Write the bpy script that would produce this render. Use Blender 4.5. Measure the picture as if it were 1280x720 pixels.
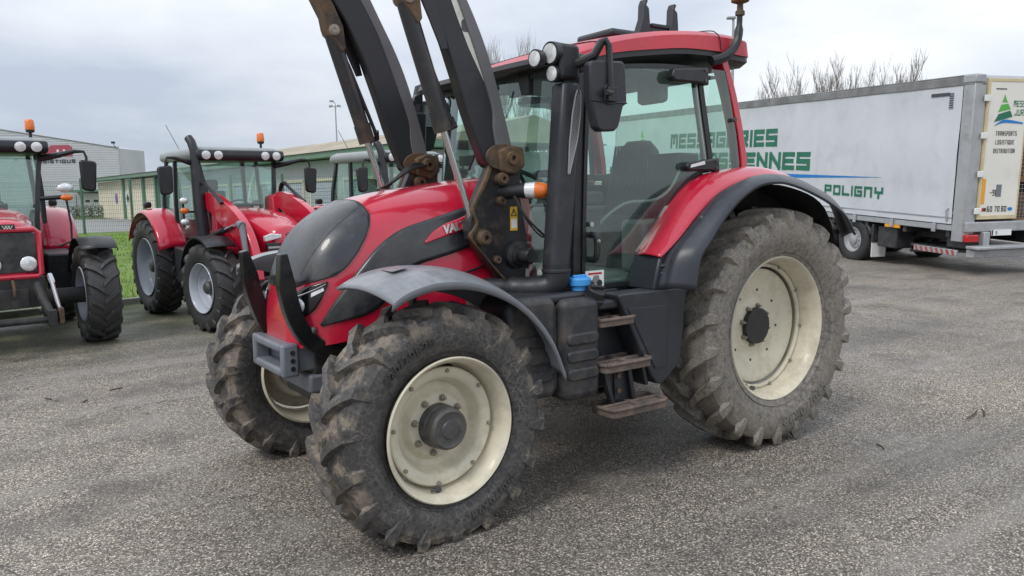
import bpy, bmesh, math, random
from math import sin, cos, pi, radians, sqrt, atan2, exp
from mathutils import Vector, Matrix, noise as mnoise

S = bpy.context.scene
COL = S.collection
for ob in list(bpy.data.objects):
    bpy.data.objects.remove(ob)

# ------------------------------------------------------------------ camera
cam = bpy.data.cameras.new('camera')
cam.sensor_width = 36.0
cam.lens = 27.5912
cam.clip_start = 0.05
cam.clip_end = 2000
co = bpy.data.objects.new('camera', cam)
COL.objects.link(co)
co.matrix_world = Matrix([[-0.816436, -0.083495, 0.571368, 4.64224], [0.577158, -0.087276, 0.811956, 4.484107], [-0.017927, 0.992679, 0.119445, 1.795096], [0.0, 0.0, 0.0, 1.0]])
S.camera = co

# ------------------------------------------------------------------ sky, sun, exposure
SUN_EL, SUN_AZ = radians(50), radians(20)      # direction TO the sun, azimuth from +x
w = bpy.data.worlds.new("World")
S.world = w
w.use_nodes = True
wt = w.node_tree
wt.nodes.clear()
def wn(t, **k):
    n = wt.nodes.new(t)
    for a, b in k.items():
        setattr(n, a, b)
    return n
def wl(a, b): wt.links.new(a, b)
sky = wn('ShaderNodeTexSky', sky_type='NISHITA', sun_disc=False, sun_elevation=SUN_EL, sun_rotation=pi/2-SUN_AZ)
tc = wn('ShaderNodeTexCoord')
sep = wn('ShaderNodeSeparateXYZ'); wl(tc.outputs['Generated'], sep.inputs[0])
zc = wn('ShaderNodeMath', operation='MAXIMUM'); wl(sep.outputs[2], zc.inputs[0]); zc.inputs[1].default_value = 0.0
za = wn('ShaderNodeMath', operation='ADD'); wl(zc.outputs[0], za.inputs[0]); za.inputs[1].default_value = 0.22
dv = wn('ShaderNodeVectorMath', operation='DIVIDE'); wl(tc.outputs['Generated'], dv.inputs[0])
cb = wn('ShaderNodeCombineXYZ')
for i in range(3): wl(za.outputs[0], cb.inputs[i])
wl(cb.outputs[0], dv.inputs[1])
mp = wn('ShaderNodeMapping'); wl(dv.outputs[0], mp.inputs[0]); mp.inputs['Location'].default_value = (12.5, 3.3, 1.0)
n1 = wn('ShaderNodeTexNoise'); wl(mp.outputs[0], n1.inputs['Vector'])
n1.inputs['Scale'].default_value = 0.62; n1.inputs['Detail'].default_value = 7; n1.inputs['Roughness'].default_value = 0.52
rp = wn('ShaderNodeValToRGB'); wl(n1.outputs['Fac'], rp.inputs[0])
el = rp.color_ramp.elements
el[0].position = 0.36; el[0].color = (4.6, 5.2, 6.2, 1)
el[1].position = 0.64; el[1].color = (8.5, 8.75, 9.1, 1)
# a deep overcast brightens towards the zenith (CIE overcast sky)
zr = wn('ShaderNodeMapRange'); wl(zc.outputs[0], zr.inputs[0])
zr.inputs['From Min'].default_value = 0.0; zr.inputs['From Max'].default_value = 1.0
zr.inputs['To Min'].default_value = 0.92; zr.inputs['To Max'].default_value = 1.9
vm = wn('ShaderNodeVectorMath', operation='SCALE'); wl(rp.outputs[0], vm.inputs[0]); wl(zr.outputs[0], vm.inputs['Scale'])
mx = wn('ShaderNodeMix', data_type='RGBA'); mx.inputs[0].default_value = 0.93
wl(sky.outputs[0], mx.inputs[6]); wl(vm.outputs[0], mx.inputs[7])
bg = wn('ShaderNodeBackground'); bg.inputs[1].default_value = 0.1
wl(mx.outputs[2], bg.inputs[0])
out = wn('ShaderNodeOutputWorld'); wl(bg.outputs[0], out.inputs[0])

sl = bpy.data.lights.new('sun', 'SUN')
sl.energy = 1.3; sl.angle = radians(14); sl.color = (1.0, 0.96, 0.9)
so = bpy.data.objects.new('sun', sl); COL.objects.link(so)
so.rotation_euler = Vector((cos(SUN_EL)*cos(SUN_AZ), cos(SUN_EL)*sin(SUN_AZ), sin(SUN_EL))).to_track_quat('Z', 'Y').to_euler()
so.location = (0, 0, 40)
vs = S.view_settings
vs.view_transform = 'Standard'; vs.look = 'None'; vs.exposure = 0.22; vs.gamma = 1; vs.use_curve_mapping = False

# ------------------------------------------------------------------ materials
def mat(name, col, rough=0.5, metal=0.0, coat=0.0, var=0.0, dirt=None, damt=0.0, dscale=6.0, bump=0.0, bscale=60.0, up=None, spec=0.5, drough=0.9):
    """plain paint / plastic / rubber with noise variation, patchy dirt and a paler tint on upward faces (dust, painted sky sheen)"""
    m = bpy.data.materials.new(name); m.use_nodes = True
    t = m.node_tree; b = t.nodes['Principled BSDF']; L = t.links.new
    b.inputs['Roughness'].default_value = rough; b.inputs['Metallic'].default_value = metal
    b.inputs['Coat Weight'].default_value = coat; b.inputs['Coat Roughness'].default_value = 0.06
    b.inputs['Specular IOR Level'].default_value = spec
    b.inputs['Base Color'].default_value = (*col, 1)
    c = None
    if var or dirt or bump or up:
        g = t.nodes.new('ShaderNodeTexCoord')
        def noise(sc, det=4, ro=0.6):
            n = t.nodes.new('ShaderNodeTexNoise'); L(g.outputs['Object'], n.inputs['Vector'])
            n.inputs['Scale'].default_value = sc; n.inputs['Detail'].default_value = det; n.inputs['Roughness'].default_value = ro
            return n
        def mixc(f, a, bb):
            x = t.nodes.new('ShaderNodeMix'); x.data_type = 'RGBA'
            if isinstance(f, float): x.inputs[0].default_value = f
            else: L(f, x.inputs[0])
            for k, v in ((6, a), (7, bb)):
                if isinstance(v, tuple): x.inputs[k].default_value = (*v, 1)
                else: L(v, x.inputs[k])
            return x.outputs[2]
        def ramp(f, lo, hi, mxv=1.0):
            r = t.nodes.new('ShaderNodeMapRange'); L(f, r.inputs[0])
            r.inputs['From Min'].default_value = lo; r.inputs['From Max'].default_value = hi; r.inputs['To Max'].default_value = mxv
            return r.outputs[0]
        n = noise(dscale * 0.6, 5)
        c = mixc(ramp(n.outputs['Fac'], 0.35, 0.65), tuple(x * (1 - var) for x in col), tuple(min(1, x * (1 + var)) for x in col))
        rsock = None
        if dirt:
            n2 = noise(dscale, 8, 0.7)
            f = ramp(n2.outputs['Fac'], 0.62 - damt * 0.4, 0.85 - damt * 0.35, min(1.0, 0.35 + damt * 0.75))
            c = mixc(f, c, dirt); rsock = f
        if up:
            ge = t.nodes.new('ShaderNodeNewGeometry'); sx = t.nodes.new('ShaderNodeSeparateXYZ'); L(ge.outputs['Normal'], sx.inputs[0])
            f = ramp(sx.outputs[2], 0.35, 0.98, up[1])
            n3 = noise(14, 6, 0.7)
            mu = t.nodes.new('ShaderNodeMath'); mu.operation = 'MULTIPLY'; L(f, mu.inputs[0]); L(ramp(n3.outputs['Fac'], 0.3, 0.6), mu.inputs[1])
            c = mixc(mu.outputs[0], c, up[0])
        L(c, b.inputs['Base Color'])
        if rsock is not None:
            x = t.nodes.new('ShaderNodeMapRange'); L(rsock, x.inputs[0])
            x.inputs['To Min'].default_value = rough; x.inputs['To Max'].default_value = drough
            L(x.outputs[0], b.inputs['Roughness'])
        if bump:
            n4 = noise(bscale, 4)
            bp = t.nodes.new('ShaderNodeBump'); bp.inputs['Strength'].default_value = bump; bp.inputs['Distance'].default_value = 0.01
            L(n4.outputs['Fac'], bp.inputs['Height']); L(bp.outputs[0], b.inputs['Normal'])
    return m

def glass_mat(name, tint, rough=0.02, refl=0.5):
    m = bpy.data.materials.new(name); m.use_nodes = True
    t = m.node_tree; t.nodes.clear(); L = t.links.new
    tr = t.nodes.new('ShaderNodeBsdfTransparent'); tr.inputs[0].default_value = (*tint, 1)
    gl = t.nodes.new('ShaderNodeBsdfGlossy'); gl.inputs['Roughness'].default_value = rough; gl.inputs[0].default_value = (0.9, 1, 0.97, 1)
    fr = t.nodes.new('ShaderNodeLayerWeight'); fr.inputs[0].default_value = 0.5
    pw = t.nodes.new('ShaderNodeMath'); pw.operation = 'POWER'; L(fr.outputs['Facing'], pw.inputs[0]); pw.inputs[1].default_value = 4.0
    mr = t.nodes.new('ShaderNodeMapRange'); L(pw.outputs[0], mr.inputs[0]); mr.inputs['To Min'].default_value = refl; mr.inputs['To Max'].default_value = 0.9
    mx = t.nodes.new('ShaderNodeMixShader'); L(mr.outputs[0], mx.inputs[0]); L(tr.outputs[0], mx.inputs[1]); L(gl.outputs[0], mx.inputs[2])
    df = t.nodes.new('ShaderNodeBsdfDiffuse'); df.inputs[0].default_value = (0.35, 0.42, 0.4, 1)
    m2 = t.nodes.new('ShaderNodeMixShader'); m2.inputs[0].default_value = 0.05; L(mx.outputs[0], m2.inputs[1]); L(df.outputs[0], m2.inputs[2])
    o = t.nodes.new('ShaderNodeOutputMaterial'); L(m2.outputs[0], o.inputs[0])
    return m

def tyre_mat(name, rubber, mud, r_mud0, r_mud1, side_dust, side_amt, spots, r_top0=9.0, r_top1=9.1, topk=.4):
    """rubber with dried mud: lies between r_mud0 and r_mud1 from the axle (wheel turns about local y)"""
    m = bpy.data.materials.new(name); m.use_nodes = True
    t = m.node_tree; b = t.nodes['Principled BSDF']; L = t.links.new
    g = t.nodes.new('ShaderNodeTexCoord'); sx = t.nodes.new('ShaderNodeSeparateXYZ'); L(g.outputs['Object'], sx.inputs[0])
    cx = t.nodes.new('ShaderNodeCombineXYZ'); L(sx.outputs[0], cx.inputs[0]); L(sx.outputs[2], cx.inputs[1])
    ln = t.nodes.new('ShaderNodeVectorMath'); ln.operation = 'LENGTH'; L(cx.outputs[0], ln.inputs[0])
    def noise(sc, det, ro):
        n = t.nodes.new('ShaderNodeTexNoise'); L(g.outputs['Object'], n.inputs['Vector']); n.inputs['Scale'].default_value = sc
        n.inputs['Detail'].default_value = det; n.inputs['Roughness'].default_value = ro; return n.outputs['Fac']
    def rng(f, a, bb, c=0.0, d=1.0):
        r = t.nodes.new('ShaderNodeMapRange'); L(f, r.inputs[0])
        for k, v in zip(('From Min', 'From Max', 'To Min', 'To Max'), (a, bb, c, d)): r.inputs[k].default_value = v
        return r.outputs[0]
    def math_(op, a, bb):
        x = t.nodes.new('ShaderNodeMath'); x.operation = op; x.use_clamp = True
        for k, v in ((0, a), (1, bb)):
            if isinstance(v, float): x.inputs[k].default_value = v
            else: L(v, x.inputs[k])
        return x.outputs[0]
    def mixc(f, a, bb):
        x = t.nodes.new('ShaderNodeMix'); x.data_type = 'RGBA'; L(f, x.inputs[0])
        for k, v in ((6, a), (7, bb)):
            if isinstance(v, tuple): x.inputs[k].default_value = (*v, 1)
            else: L(v, x.inputs[k])
        return x.outputs[2]
    nz = noise(7, 8, 0.68); nf = noise(30, 8, 0.75); nb = noise(2.2, 3, 0.5)
    c = mixc(math_('MULTIPLY', rng(nf, 0.35, 0.7), side_amt), rubber, side_dust)
    band = rng(ln.outputs['Value'], r_mud0, r_mud1)
    patch = math_('MULTIPLY', band, rng(nz, 0.62 - spots, 0.72 - spots))
    patch = math_('MULTIPLY', patch, rng(nb, 0.36, 0.56, 0.55, 1.0))
    patch = math_('MULTIPLY', patch, rng(ln.outputs['Value'], r_top0, r_top1, 1.0, topk))
    mud2 = mixc(rng(nf, 0.3, 0.7), mud, tuple(x * 0.42 for x in mud))
    c = mixc(patch, c, mud2)
    # fine pale scuffs
    wv = t.nodes.new('ShaderNodeTexVoronoi'); wv.feature = 'DISTANCE_TO_EDGE'; L(g.outputs['Object'], wv.inputs['Vector']); wv.inputs['Scale'].default_value = 26
    sc = math_('MULTIPLY', rng(wv.outputs['Distance'], 0.05, 0.0), rng(nz, 0.40, 0.62, 0.05, 0.6))
    c = mixc(sc, c, tuple(min(1, x * 1.3) for x in side_dust))
    L(c, b.inputs['Base Color'])
    L(rng(patch, 0, 1, 0.55, 0.95), b.inputs['Roughness'])
    bp = t.nodes.new('ShaderNodeBump'); bp.inputs['Strength'].default_value = 0.35; bp.inputs['Distance'].default_value = 0.012
    L(nf, bp.inputs['Height']); L(bp.outputs[0], b.inputs['Normal'])
    return m

M = {}
MUD = (0.16, 0.125, 0.09)
M['red'] = mat('red_paint', (0.50, 0.008, 0.034), 0.26, coat=0.8, var=0.08, dirt=(0.30, 0.05, 0.05), damt=0.12, dscale=3)
M['red_dull'] = mat('red_frame_paint', (0.30, 0.008, 0.018), 0.5, var=0.15, dirt=MUD, damt=0.25, dscale=8)
M['red_roof'] = mat('red_roof_paint', (0.45, 0.018, 0.035), 0.45, coat=0.12, var=0.1, dirt=(0.40, 0.12, 0.12), damt=0.15, dscale=4)
M['grille'] = mat('dark_grille_mesh', (0.022, 0.024, 0.028), 0.30, coat=0.3, var=0.2, dirt=(0.095, 0.093, 0.086), damt=0.42, dscale=4.5, drough=0.75, bump=.1, bscale=220)
M['black'] = mat('black_plastic', (0.014, 0.015, 0.017), 0.42, var=0.15, dirt=(0.10, 0.09, 0.075), damt=0.15, dscale=7, bump=0.08, bscale=160)
M['plastic'] = mat('dark_grey_plastic', (0.019, 0.021, 0.026), 0.42, var=0.12, dirt=(0.09, 0.082, 0.07), damt=0.18, dscale=6, bump=0.08, bscale=150)
M['tank'] = mat('dusty_tank_plastic', (0.022, 0.024, 0.029), 0.5, var=0.15, dirt=(0.12, 0.10, 0.08), damt=0.42, dscale=7, bump=0.1, bscale=120)
M['fender'] = mat('grey_fender_plastic', (0.17, 0.178, 0.195), 0.34, coat=0.2, var=0.08, dirt=(0.24, 0.235, 0.22), damt=0.15, dscale=5, bump=0.04, bscale=120, up=((0.31, 0.315, 0.325), 0.6))  # upward tint is dust plus sky sheen put into the colour
M['rfender'] = mat('black_fender_plastic', (0.024, 0.027, 0.034), 0.38, var=0.12, dirt=(0.10, 0.095, 0.085), damt=0.15, dscale=5, bump=0.05, bscale=150, up=((0.085, 0.09, 0.10), 0.5))
M['arm'] = mat('black_loader_paint', (0.019, 0.020, 0.024), 0.38, var=0.15, dirt=(0.09, 0.07, 0.05), damt=0.16, dscale=4)
M['armedge'] = mat('pale_loader_paint', (0.125, 0.125, 0.13), 0.45, var=0.12, dirt=(0.16, 0.12, 0.09), damt=0.2, dscale=5)  # lighter grey than the side plate of the arm
M['rust'] = mat('greasy_rusty_steel', (0.030, 0.026, 0.022), 0.5, var=0.3, dirt=(0.19, 0.115, 0.055), damt=0.62, dscale=7, bump=0.25, bscale=40)
M['bracket'] = mat('greasy_black_steel', (0.018, 0.018, 0.020), 0.33, var=0.2, dirt=(0.16, 0.10, 0.05), damt=0.30, dscale=5.5, bump=0.12, bscale=40)
M['steel'] = mat('bare_steel', (0.55, 0.54, 0.52), 0.35, metal=0.9, var=0.08)
M['chrome'] = mat('chromed_rod', (0.62, 0.62, 0.63), 0.18, metal=1.0)
M['cream'] = mat('cream_rim_paint', (0.62, 0.575, 0.44), 0.45, coat=0.15, var=0.07, dirt=(0.33, 0.28, 0.20), damt=0.36, dscale=5)
M['nut'] = mat('dirty_wheel_nut', (0.30, 0.275, 0.22), 0.5, metal=0.3, var=0.2, dirt=(0.16, 0.10, 0.06), damt=0.3, dscale=30)
M['tyre_mark'] = mat('raised_tyre_marking', (0.13, 0.12, 0.105), 0.8, var=0.2)
M['tyre_mark_dark'] = mat('raised_dark_marking', (0.05, 0.048, 0.045), 0.6, var=0.2)
M['hub'] = mat('dark_hub', (0.065, 0.064, 0.063), 0.45, var=0.2, dirt=(0.16, 0.14, 0.11), damt=0.35, dscale=14)
M['step'] = mat('muddy_step', (0.085, 0.072, 0.065), 0.65, var=0.25, dirt=(0.22, 0.155, 0.12), damt=0.6, dscale=9, bump=0.35, bscale=50)
M['chassis'] = mat('dark_chassis', (0.020, 0.020, 0.021), 0.6, var=0.25, dirt=(0.09, 0.075, 0.06), damt=0.35, dscale=8)
M['cast'] = mat('grey_cast_weight', (0.16, 0.17, 0.195), 0.45, var=0.12, dirt=(0.17, 0.14, 0.11), damt=0.25, dscale=8, bump=0.08, bscale=60)
M['glossblack'] = mat('glossy_black_guard', (0.010, 0.010, 0.011), 0.16, var=0.2, dirt=(0.07, 0.065, 0.06), damt=0.12, dscale=6)
M['glass'] = glass_mat('green_tinted_glass', (0.75, 0.935, 0.86), refl=.10)
M['glassbg'] = glass_mat('pale_cab_glass', (0.70, 0.86, 0.81), refl=0.11)
M['mirror'] = mat('mirror_glass', (0.7, 0.72, 0.74), 0.05, metal=1.0)
M['seat'] = mat('ribbed_seat_fabric', (0.085, 0.09, 0.088), 0.85, var=0.2, bump=0.05, bscale=90)
M['trim'] = mat('grey_cab_trim', (0.22, 0.225, 0.215), 0.7, var=0.1)
M['orange'] = mat('orange_lens', (0.75, 0.17, 0.02), 0.2, coat=0.5, var=0.1)
M['white'] = mat('white_plastic', (0.78, 0.78, 0.76), 0.35, coat=0.2, var=0.04)
M['lens'] = mat('clear_lamp_lens', (0.74, 0.75, 0.75), 0.12, metal=0.2, coat=0.8, var=0.15, dscale=40)
M['yellow'] = mat('yellow_warning_print', (0.80, 0.50, 0.03), 0.4)
M['print'] = mat('black_print', (0.02, 0.02, 0.02), 0.5)
M['blue'] = mat('blue_cap_plastic', (0.06, 0.32, 0.72), 0.4, var=0.08)
M['redlamp'] = mat('red_lens', (0.45, 0.015, 0.02), 0.2, coat=0.5)
M['hose'] = mat('rubber_hose', (0.018, 0.018, 0.018), 0.5, var=0.2)
M['tyre_f'] = tyre_mat('muddy_front_tyre_rubber', (0.026, 0.026, 0.027), (0.36, 0.295, 0.225), 0.51, 0.575, (0.22, 0.20, 0.18), 0.42, 0.145, .618, .640, .5)
M['tyre_r'] = tyre_mat('dusty_rear_tyre_rubber', (0.060, 0.056, 0.052), (0.29, 0.26, 0.22), 0.52, 0.72, (0.335, 0.298, 0.245), 0.85, 0.16, .79, .825, .55)
M['tyre_bg'] = tyre_mat('plain_tyre_rubber', (0.030, 0.030, 0.031), (0.12, 0.10, 0.08), 0.45, 0.60, (0.09, 0.085, 0.08), 0.25, 0.05)
M['rim_bg'] = mat('grey_rim_paint', (0.42, 0.45, 0.50), 0.4, coat=0.1, var=0.05, dirt=(0.3, 0.3, 0.28), damt=0.1)
M['roof_bg'] = mat('grey_roof_paint', (0.24, 0.26, 0.26), 0.45, coat=0.2, var=0.06, dirt=(0.25, 0.25, 0.22), damt=0.15)
M['ram'] = mat('worn_black_ram', (0.026, 0.026, 0.028), 0.40, var=0.15, dirt=(0.20, 0.135, 0.07), damt=0.30, dscale=3.2, drough=0.7)
M['decal'] = mat('faded_cream_decal', (0.60, 0.60, 0.54), 0.5, var=0.08, dirt=(0.30, 0.22, 0.18), damt=0.25, dscale=10)
M['rubber'] = mat('truck_tyre', (0.030, 0.030, 0.032), 0.75, var=0.2, dirt=(0.10, 0.095, 0.085), damt=0.2)

# ------------------------------------------------------------------ mesh helpers
class MB:
    def __init__(s): s.v = []; s.f = []
    def add(s, vs, fs):
        o = len(s.v); s.v += [tuple(x) for x in vs]; s.f += [tuple(i + o for i in f) for f in fs]; return s
    def box(s, cx, cy, cz, sx, sy, sz, R=None):
        vs = [Vector((a * sx / 2, b * sy / 2, c * sz / 2)) for a in (-1, 1) for b in (-1, 1) for c in (-1, 1)]
        if R is not None: vs = [R @ v for v in vs]
        vs = [v + Vector((cx, cy, cz)) for v in vs]
        return s.add(vs, [(0, 1, 3, 2), (4, 6, 7, 5), (0, 4, 5, 1), (2, 3, 7, 6), (0, 2, 6, 4), (1, 5, 7, 3)])
    def bounds(s, x0, x1, y0, y1, z0, z1): return s.box((x0+x1)/2, (y0+y1)/2, (z0+z1)/2, x1-x0, y1-y0, z1-z0)
    def prism(s, poly, a, b, axis='y', ya=None):
        n = len(poly)
        def P(p, t):
            if axis == 'y': return (p[0], t, p[1])
            if axis == 'x': return (t, p[0], p[1])
            return (p[0], p[1], t)
        return s.add([P(p, a) for p in poly] + [P(p, b) for p in poly],
                     [tuple(range(n)), tuple(range(2*n-1, n-1, -1))] + [(i, (i+1) % n, n+(i+1) % n, n+i) for i in range(n)])
    def tube(s, pts, r, n=8, cap=True, flat=1.0):
        pts = [Vector(p) for p in pts]; k = len(pts)
        rs = r if isinstance(r, (list, tuple)) else [r] * k
        t0 = (pts[1] - pts[0]).normalized()
        up = Vector((0, 0, 1)) if abs(t0.z) < 0.9 else Vector((0, 1, 0))
        nx = t0.cross(up).normalized(); vs = []; prev = t0
        for i, p in enumerate(pts):
            t = (pts[min(i+1, k-1)] - pts[max(i-1, 0)]).normalized()
            q = prev.rotation_difference(t); nx = (q @ nx).normalized(); prev = t
            ny = t.cross(nx).normalized()
            for j in range(n):
                a = 2*pi*j/n + (pi/4 if n == 4 else 0)
                vs.append(p + nx * cos(a) * rs[i] + ny * sin(a) * rs[i] * flat)
        fs = [(i*n+j, i*n+(j+1) % n, (i+1)*n+(j+1) % n, (i+1)*n+j) for i in range(k-1) for j in range(n)]
        if cap: fs += [tuple(range(n-1, -1, -1)), tuple(range((k-1)*n, k*n))]
        return s.add(vs, fs)
    def cyl(s, a, b, r, n=20, r2=None): return s.tube([a, b], [r, r if r2 is None else r2], n)
    def lathe(s, prof, n=48, c=(0, 0, 0), axis='y', cap=False):
        c = Vector(c); vs = []; k = len(prof)
        for (r, t) in prof:
            for j in range(n):
                a = 2*pi*j/n
                p = {'y': Vector((r*cos(a), t, r*sin(a))), 'x': Vector((t, r*cos(a), r*sin(a))), 'z': Vector((r*cos(a), r*sin(a), t))}[axis]
                vs.append(c + p)
        fs = [(i*n+j, i*n+(j+1) % n, (i+1)*n+(j+1) % n, (i+1)*n+j) for i in range(k-1) for j in range(n)]
        if cap: fs += [tuple(range(n)), tuple(range((k-1)*n, k*n))]
        return s.add(vs, fs)
    def grid(s, P, cu=False, cv=False):
        nu, nv = len(P), len(P[0])
        vs = [p for row in P for p in row]; fs = []
        for i in range(nu - (0 if cu else 1)):
            for j in range(nv - (0 if cv else 1)):
                i2, j2 = (i+1) % nu, (j+1) % nv
                fs.append((i*nv+j, i*nv+j2, i2*nv+j2, i2*nv+j))
        return s.add(vs, fs)
    def loft(s, secs):
        n = len(secs[0]); s.grid(secs, cv=True)
        o = len(s.v) - n*len(secs)
        s.f.append(tuple(range(o+n-1, o-1, -1))); s.f.append(tuple(range(o+n*(len(secs)-1), o+n*len(secs)))); return s
    def ball(s, c, r, n=12, sc=(1, 1, 1)):
        P = []
        for i in range(n//2+1):
            a = pi*i/(n//2); a = min(max(a, 0.02), pi-0.02)
            P.append([(c[0]+sc[0]*r*sin(a)*cos(2*pi*j/n), c[1]+sc[1]*r*sin(a)*sin(2*pi*j/n), c[2]+sc[2]*r*cos(a)) for j in range(n)])
        return s.grid(P, cv=True)
    def build(s, name, m, parent=None, smooth=35, bevel=0.0, solid=0.0, seg=2, loc=None, off=0.0, recalc=True):
        me = bpy.data.meshes.new(name); me.from_pydata(s.v, [], s.f)
        if recalc:
            b = bmesh.new(); b.from_mesh(me); bmesh.ops.recalc_face_normals(b, faces=b.faces); b.to_mesh(me); b.free()
        me.materials.append(M[m] if isinstance(m, str) else m)
        if smooth:
            me.shade_smooth(); me.set_sharp_from_angle(angle=radians(smooth))
        o = bpy.data.objects.new(name, me); COL.objects.link(o)
        if parent is not None: o.parent = parent
        if loc: o.location = loc
        if solid:
            x = o.modifiers.new('s', 'SOLIDIFY'); x.thickness = solid; x.offset = off
        if bevel:
            x = o.modifiers.new('b', 'BEVEL'); x.width = bevel; x.segments = seg; x.limit_method = 'ANGLE'; x.angle_limit = radians(40)
        return o

def mirror(o, name=None):
    """a copy on the other side of the tractor (y -> -y), sharing the mesh"""
    c = o.copy(); COL.objects.link(c); c.parent = o.parent
    c.scale = (o.scale[0], -o.scale[1], o.scale[2]); c.location.y = -o.location.y
    for ch in list(o.children):
        d = ch.copy(); COL.objects.link(d); d.parent = c
    return c
def thing(name, label, cat, loc=(0, 0, 0), rz=0.0, group=None, sc=1.0):
    o = bpy.data.objects.new(name, None); COL.objects.link(o)
    o.location = loc; o.rotation_euler = (0, 0, rz); o.scale = (sc, sc, sc)
    o.empty_display_size = 0.2
    o['label'] = label; o['category'] = cat; o['kind'] = 'thing'
    if group: o['group'] = group
    return o
def structure(o): o['kind'] = 'structure'; return o
def stuff(o): o['kind'] = 'stuff'; return o
def crv(pts, n):
    """Catmull-Rom through 2D/3D points, resampled to n points evenly"""
    P = [Vector(p) for p in pts]; P = [2*P[0]-P[1]] + P + [2*P[-1]-P[-2]]; q = []
    for i in range(1, len(P)-2):
        for k in range(24):
            t = k/24; a, b, c, d = P[i-1], P[i], P[i+1], P[i+2]
            q.append(0.5*((2*b)+(c-a)*t+(2*a-5*b+4*c-d)*t*t+(3*b-a-3*c+d)*t**3))
    q.append(P[-2]); return resample(q, n)
def resample(q, n):
    q = [Vector(p) for p in q]; ds = [0.0]
    for i in range(1, len(q)): ds.append(ds[-1] + (q[i]-q[i-1]).length)
    o = []; j = 0
    for k in range(n):
        t = ds[-1]*k/(n-1)
        while j < len(q)-2 and ds[j+1] < t: j += 1
        L = ds[j+1]-ds[j]; o.append(q[j].lerp(q[j+1], (t-ds[j])/L if L else 0))
    return o
def lin(tab, x):
    if x <= tab[0][0]: return tab[0][1]
    for (a, b), (c, d) in zip(tab, tab[1:]):
        if x <= c: return b+(d-b)*(x-a)/(c-a)
    return tab[-1][1]
def smoothtab(tab):
    xs = [p[0] for p in tab]
    def f(x):
        if x <= xs[0]: return tab[0][1]
        if x >= xs[-1]: return tab[-1][1]
        i = max(k for k in range(len(xs)) if xs[k] <= x); i = min(i, len(xs)-2)
        def sl(k):
            k = min(max(k, 1), len(xs)-2); return (tab[k+1][1]-tab[k-1][1])/(tab[k+1][0]-tab[k-1][0])
        h = xs[i+1]-xs[i]; t = (x-xs[i])/h; a, b = tab[i][1], tab[i+1][1]; m0, m1 = sl(i)*h, sl(i+1)*h
        return (2*t**3-3*t*t+1)*a+(t**3-2*t*t+t)*m0+(-2*t**3+3*t*t)*b+(t**3-t*t)*m1
    return f
def text_geo(txt, size, shear=0.0, bold=0.0, ext=0.0, spacing=1.0):
    """letters of the built-in font as vertices and faces, laid in the x-y plane from the origin"""
    cu = bpy.data.curves.new('t', 'FONT'); cu.body = txt; cu.size = size; cu.shear = shear; cu.offset = bold; cu.extrude = ext; cu.space_character = spacing
    cu.resolution_u = 3
    o = bpy.data.objects.new('t', cu); COL.objects.link(o)
    dg = bpy.context.evaluated_depsgraph_get(); me = o.evaluated_get(dg).to_mesh()
    vs = [v.co.copy() for v in me.vertices]; fs = [tuple(p.vertices) for p in me.polygons]
    o.evaluated_get(dg).to_mesh_clear(); bpy.data.objects.remove(o); bpy.data.curves.remove(cu)
    return vs, fs
GLY = {'E': [[(1, 1), (0, 1), (0, 0), (1, 0)], [(0, .5), (.9, .5)]], 'R': [[(0, 0), (0, 1), (1, 1), (1, .5), (0, .5)], [(.5, .5), (1, 0)]],
       'I': [[(0, 0), (0, 1)]], 'S': [[(1, 1), (0, 1), (0, .5), (1, .5), (1, 0), (0, 0)]], 'N': [[(0, 0), (0, 1), (1, 0), (1, 1)]],
       'n': [[(0, 0), (0, 1), (1, 1), (1, 0)]], 'M': [[(0, 0), (0, 1), (1, 1), (1, 0)], [(.5, 1), (.5, .4)]], 'A': [[(0, 0), (0, 1), (1, 1), (1, 0)], [(0, .45), (1, .45)]],
       'G': [[(1, 1), (0, 1), (0, 0), (1, 0), (1, .5), (.5, .5)]], 'J': [[(1, 1), (1, 0), (0, 0), (0, .3)]], 'U': [[(0, 1), (0, 0), (1, 0), (1, 1)]],
       'P': [[(0, 0), (0, 1), (1, 1), (1, .45), (0, .45)]], 'O': [[(0, 0), (0, 1), (1, 1), (1, 0), (-.01, 0)]], 'L': [[(0, 1), (0, 0), (1, 0)]],
       'Y': [[(0, 1), (0, .5), (1, .5)], [(1, 1), (1, .5)], [(.5, .5), (.5, -.12)]], 'T': [[(0, 1), (1, 1)], [(.5, 1), (.5, 0)]], 'Q': [[(0, 0), (0, 1), (1, 1), (1, 0), (-.01, 0)], [(.6, .2), (1, -.15)]],
       'D': [[(0, 0), (0, 1), (.8, 1), (1, .8), (1, .2), (.8, 0), (-.01, 0)]], 'B': [[(0, 0), (0, 1), (1, 1), (1, 0), (-.01, 0)], [(0, .5), (1, .5)]],
       '.': [[(0, 0), (0, .12)]], '0': [[(0, 0), (0, 1), (1, 1), (1, 0), (-.01, 0)]], '6': [[(1, 1), (0, 1), (0, 0), (1, 0), (1, .5), (0, .5)]], '7': [[(0, 1), (1, 1), (.4, 0)]],
       '8': [[(0, 0), (0, 1), (1, 1), (1, 0), (-.01, 0)], [(0, .5), (1, .5)]], '9': [[(1, .5), (0, .5), (0, 1), (1, 1), (1, 0), (0, 0)]], '-': [[(0, .5), (1, .5)]]}
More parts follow.
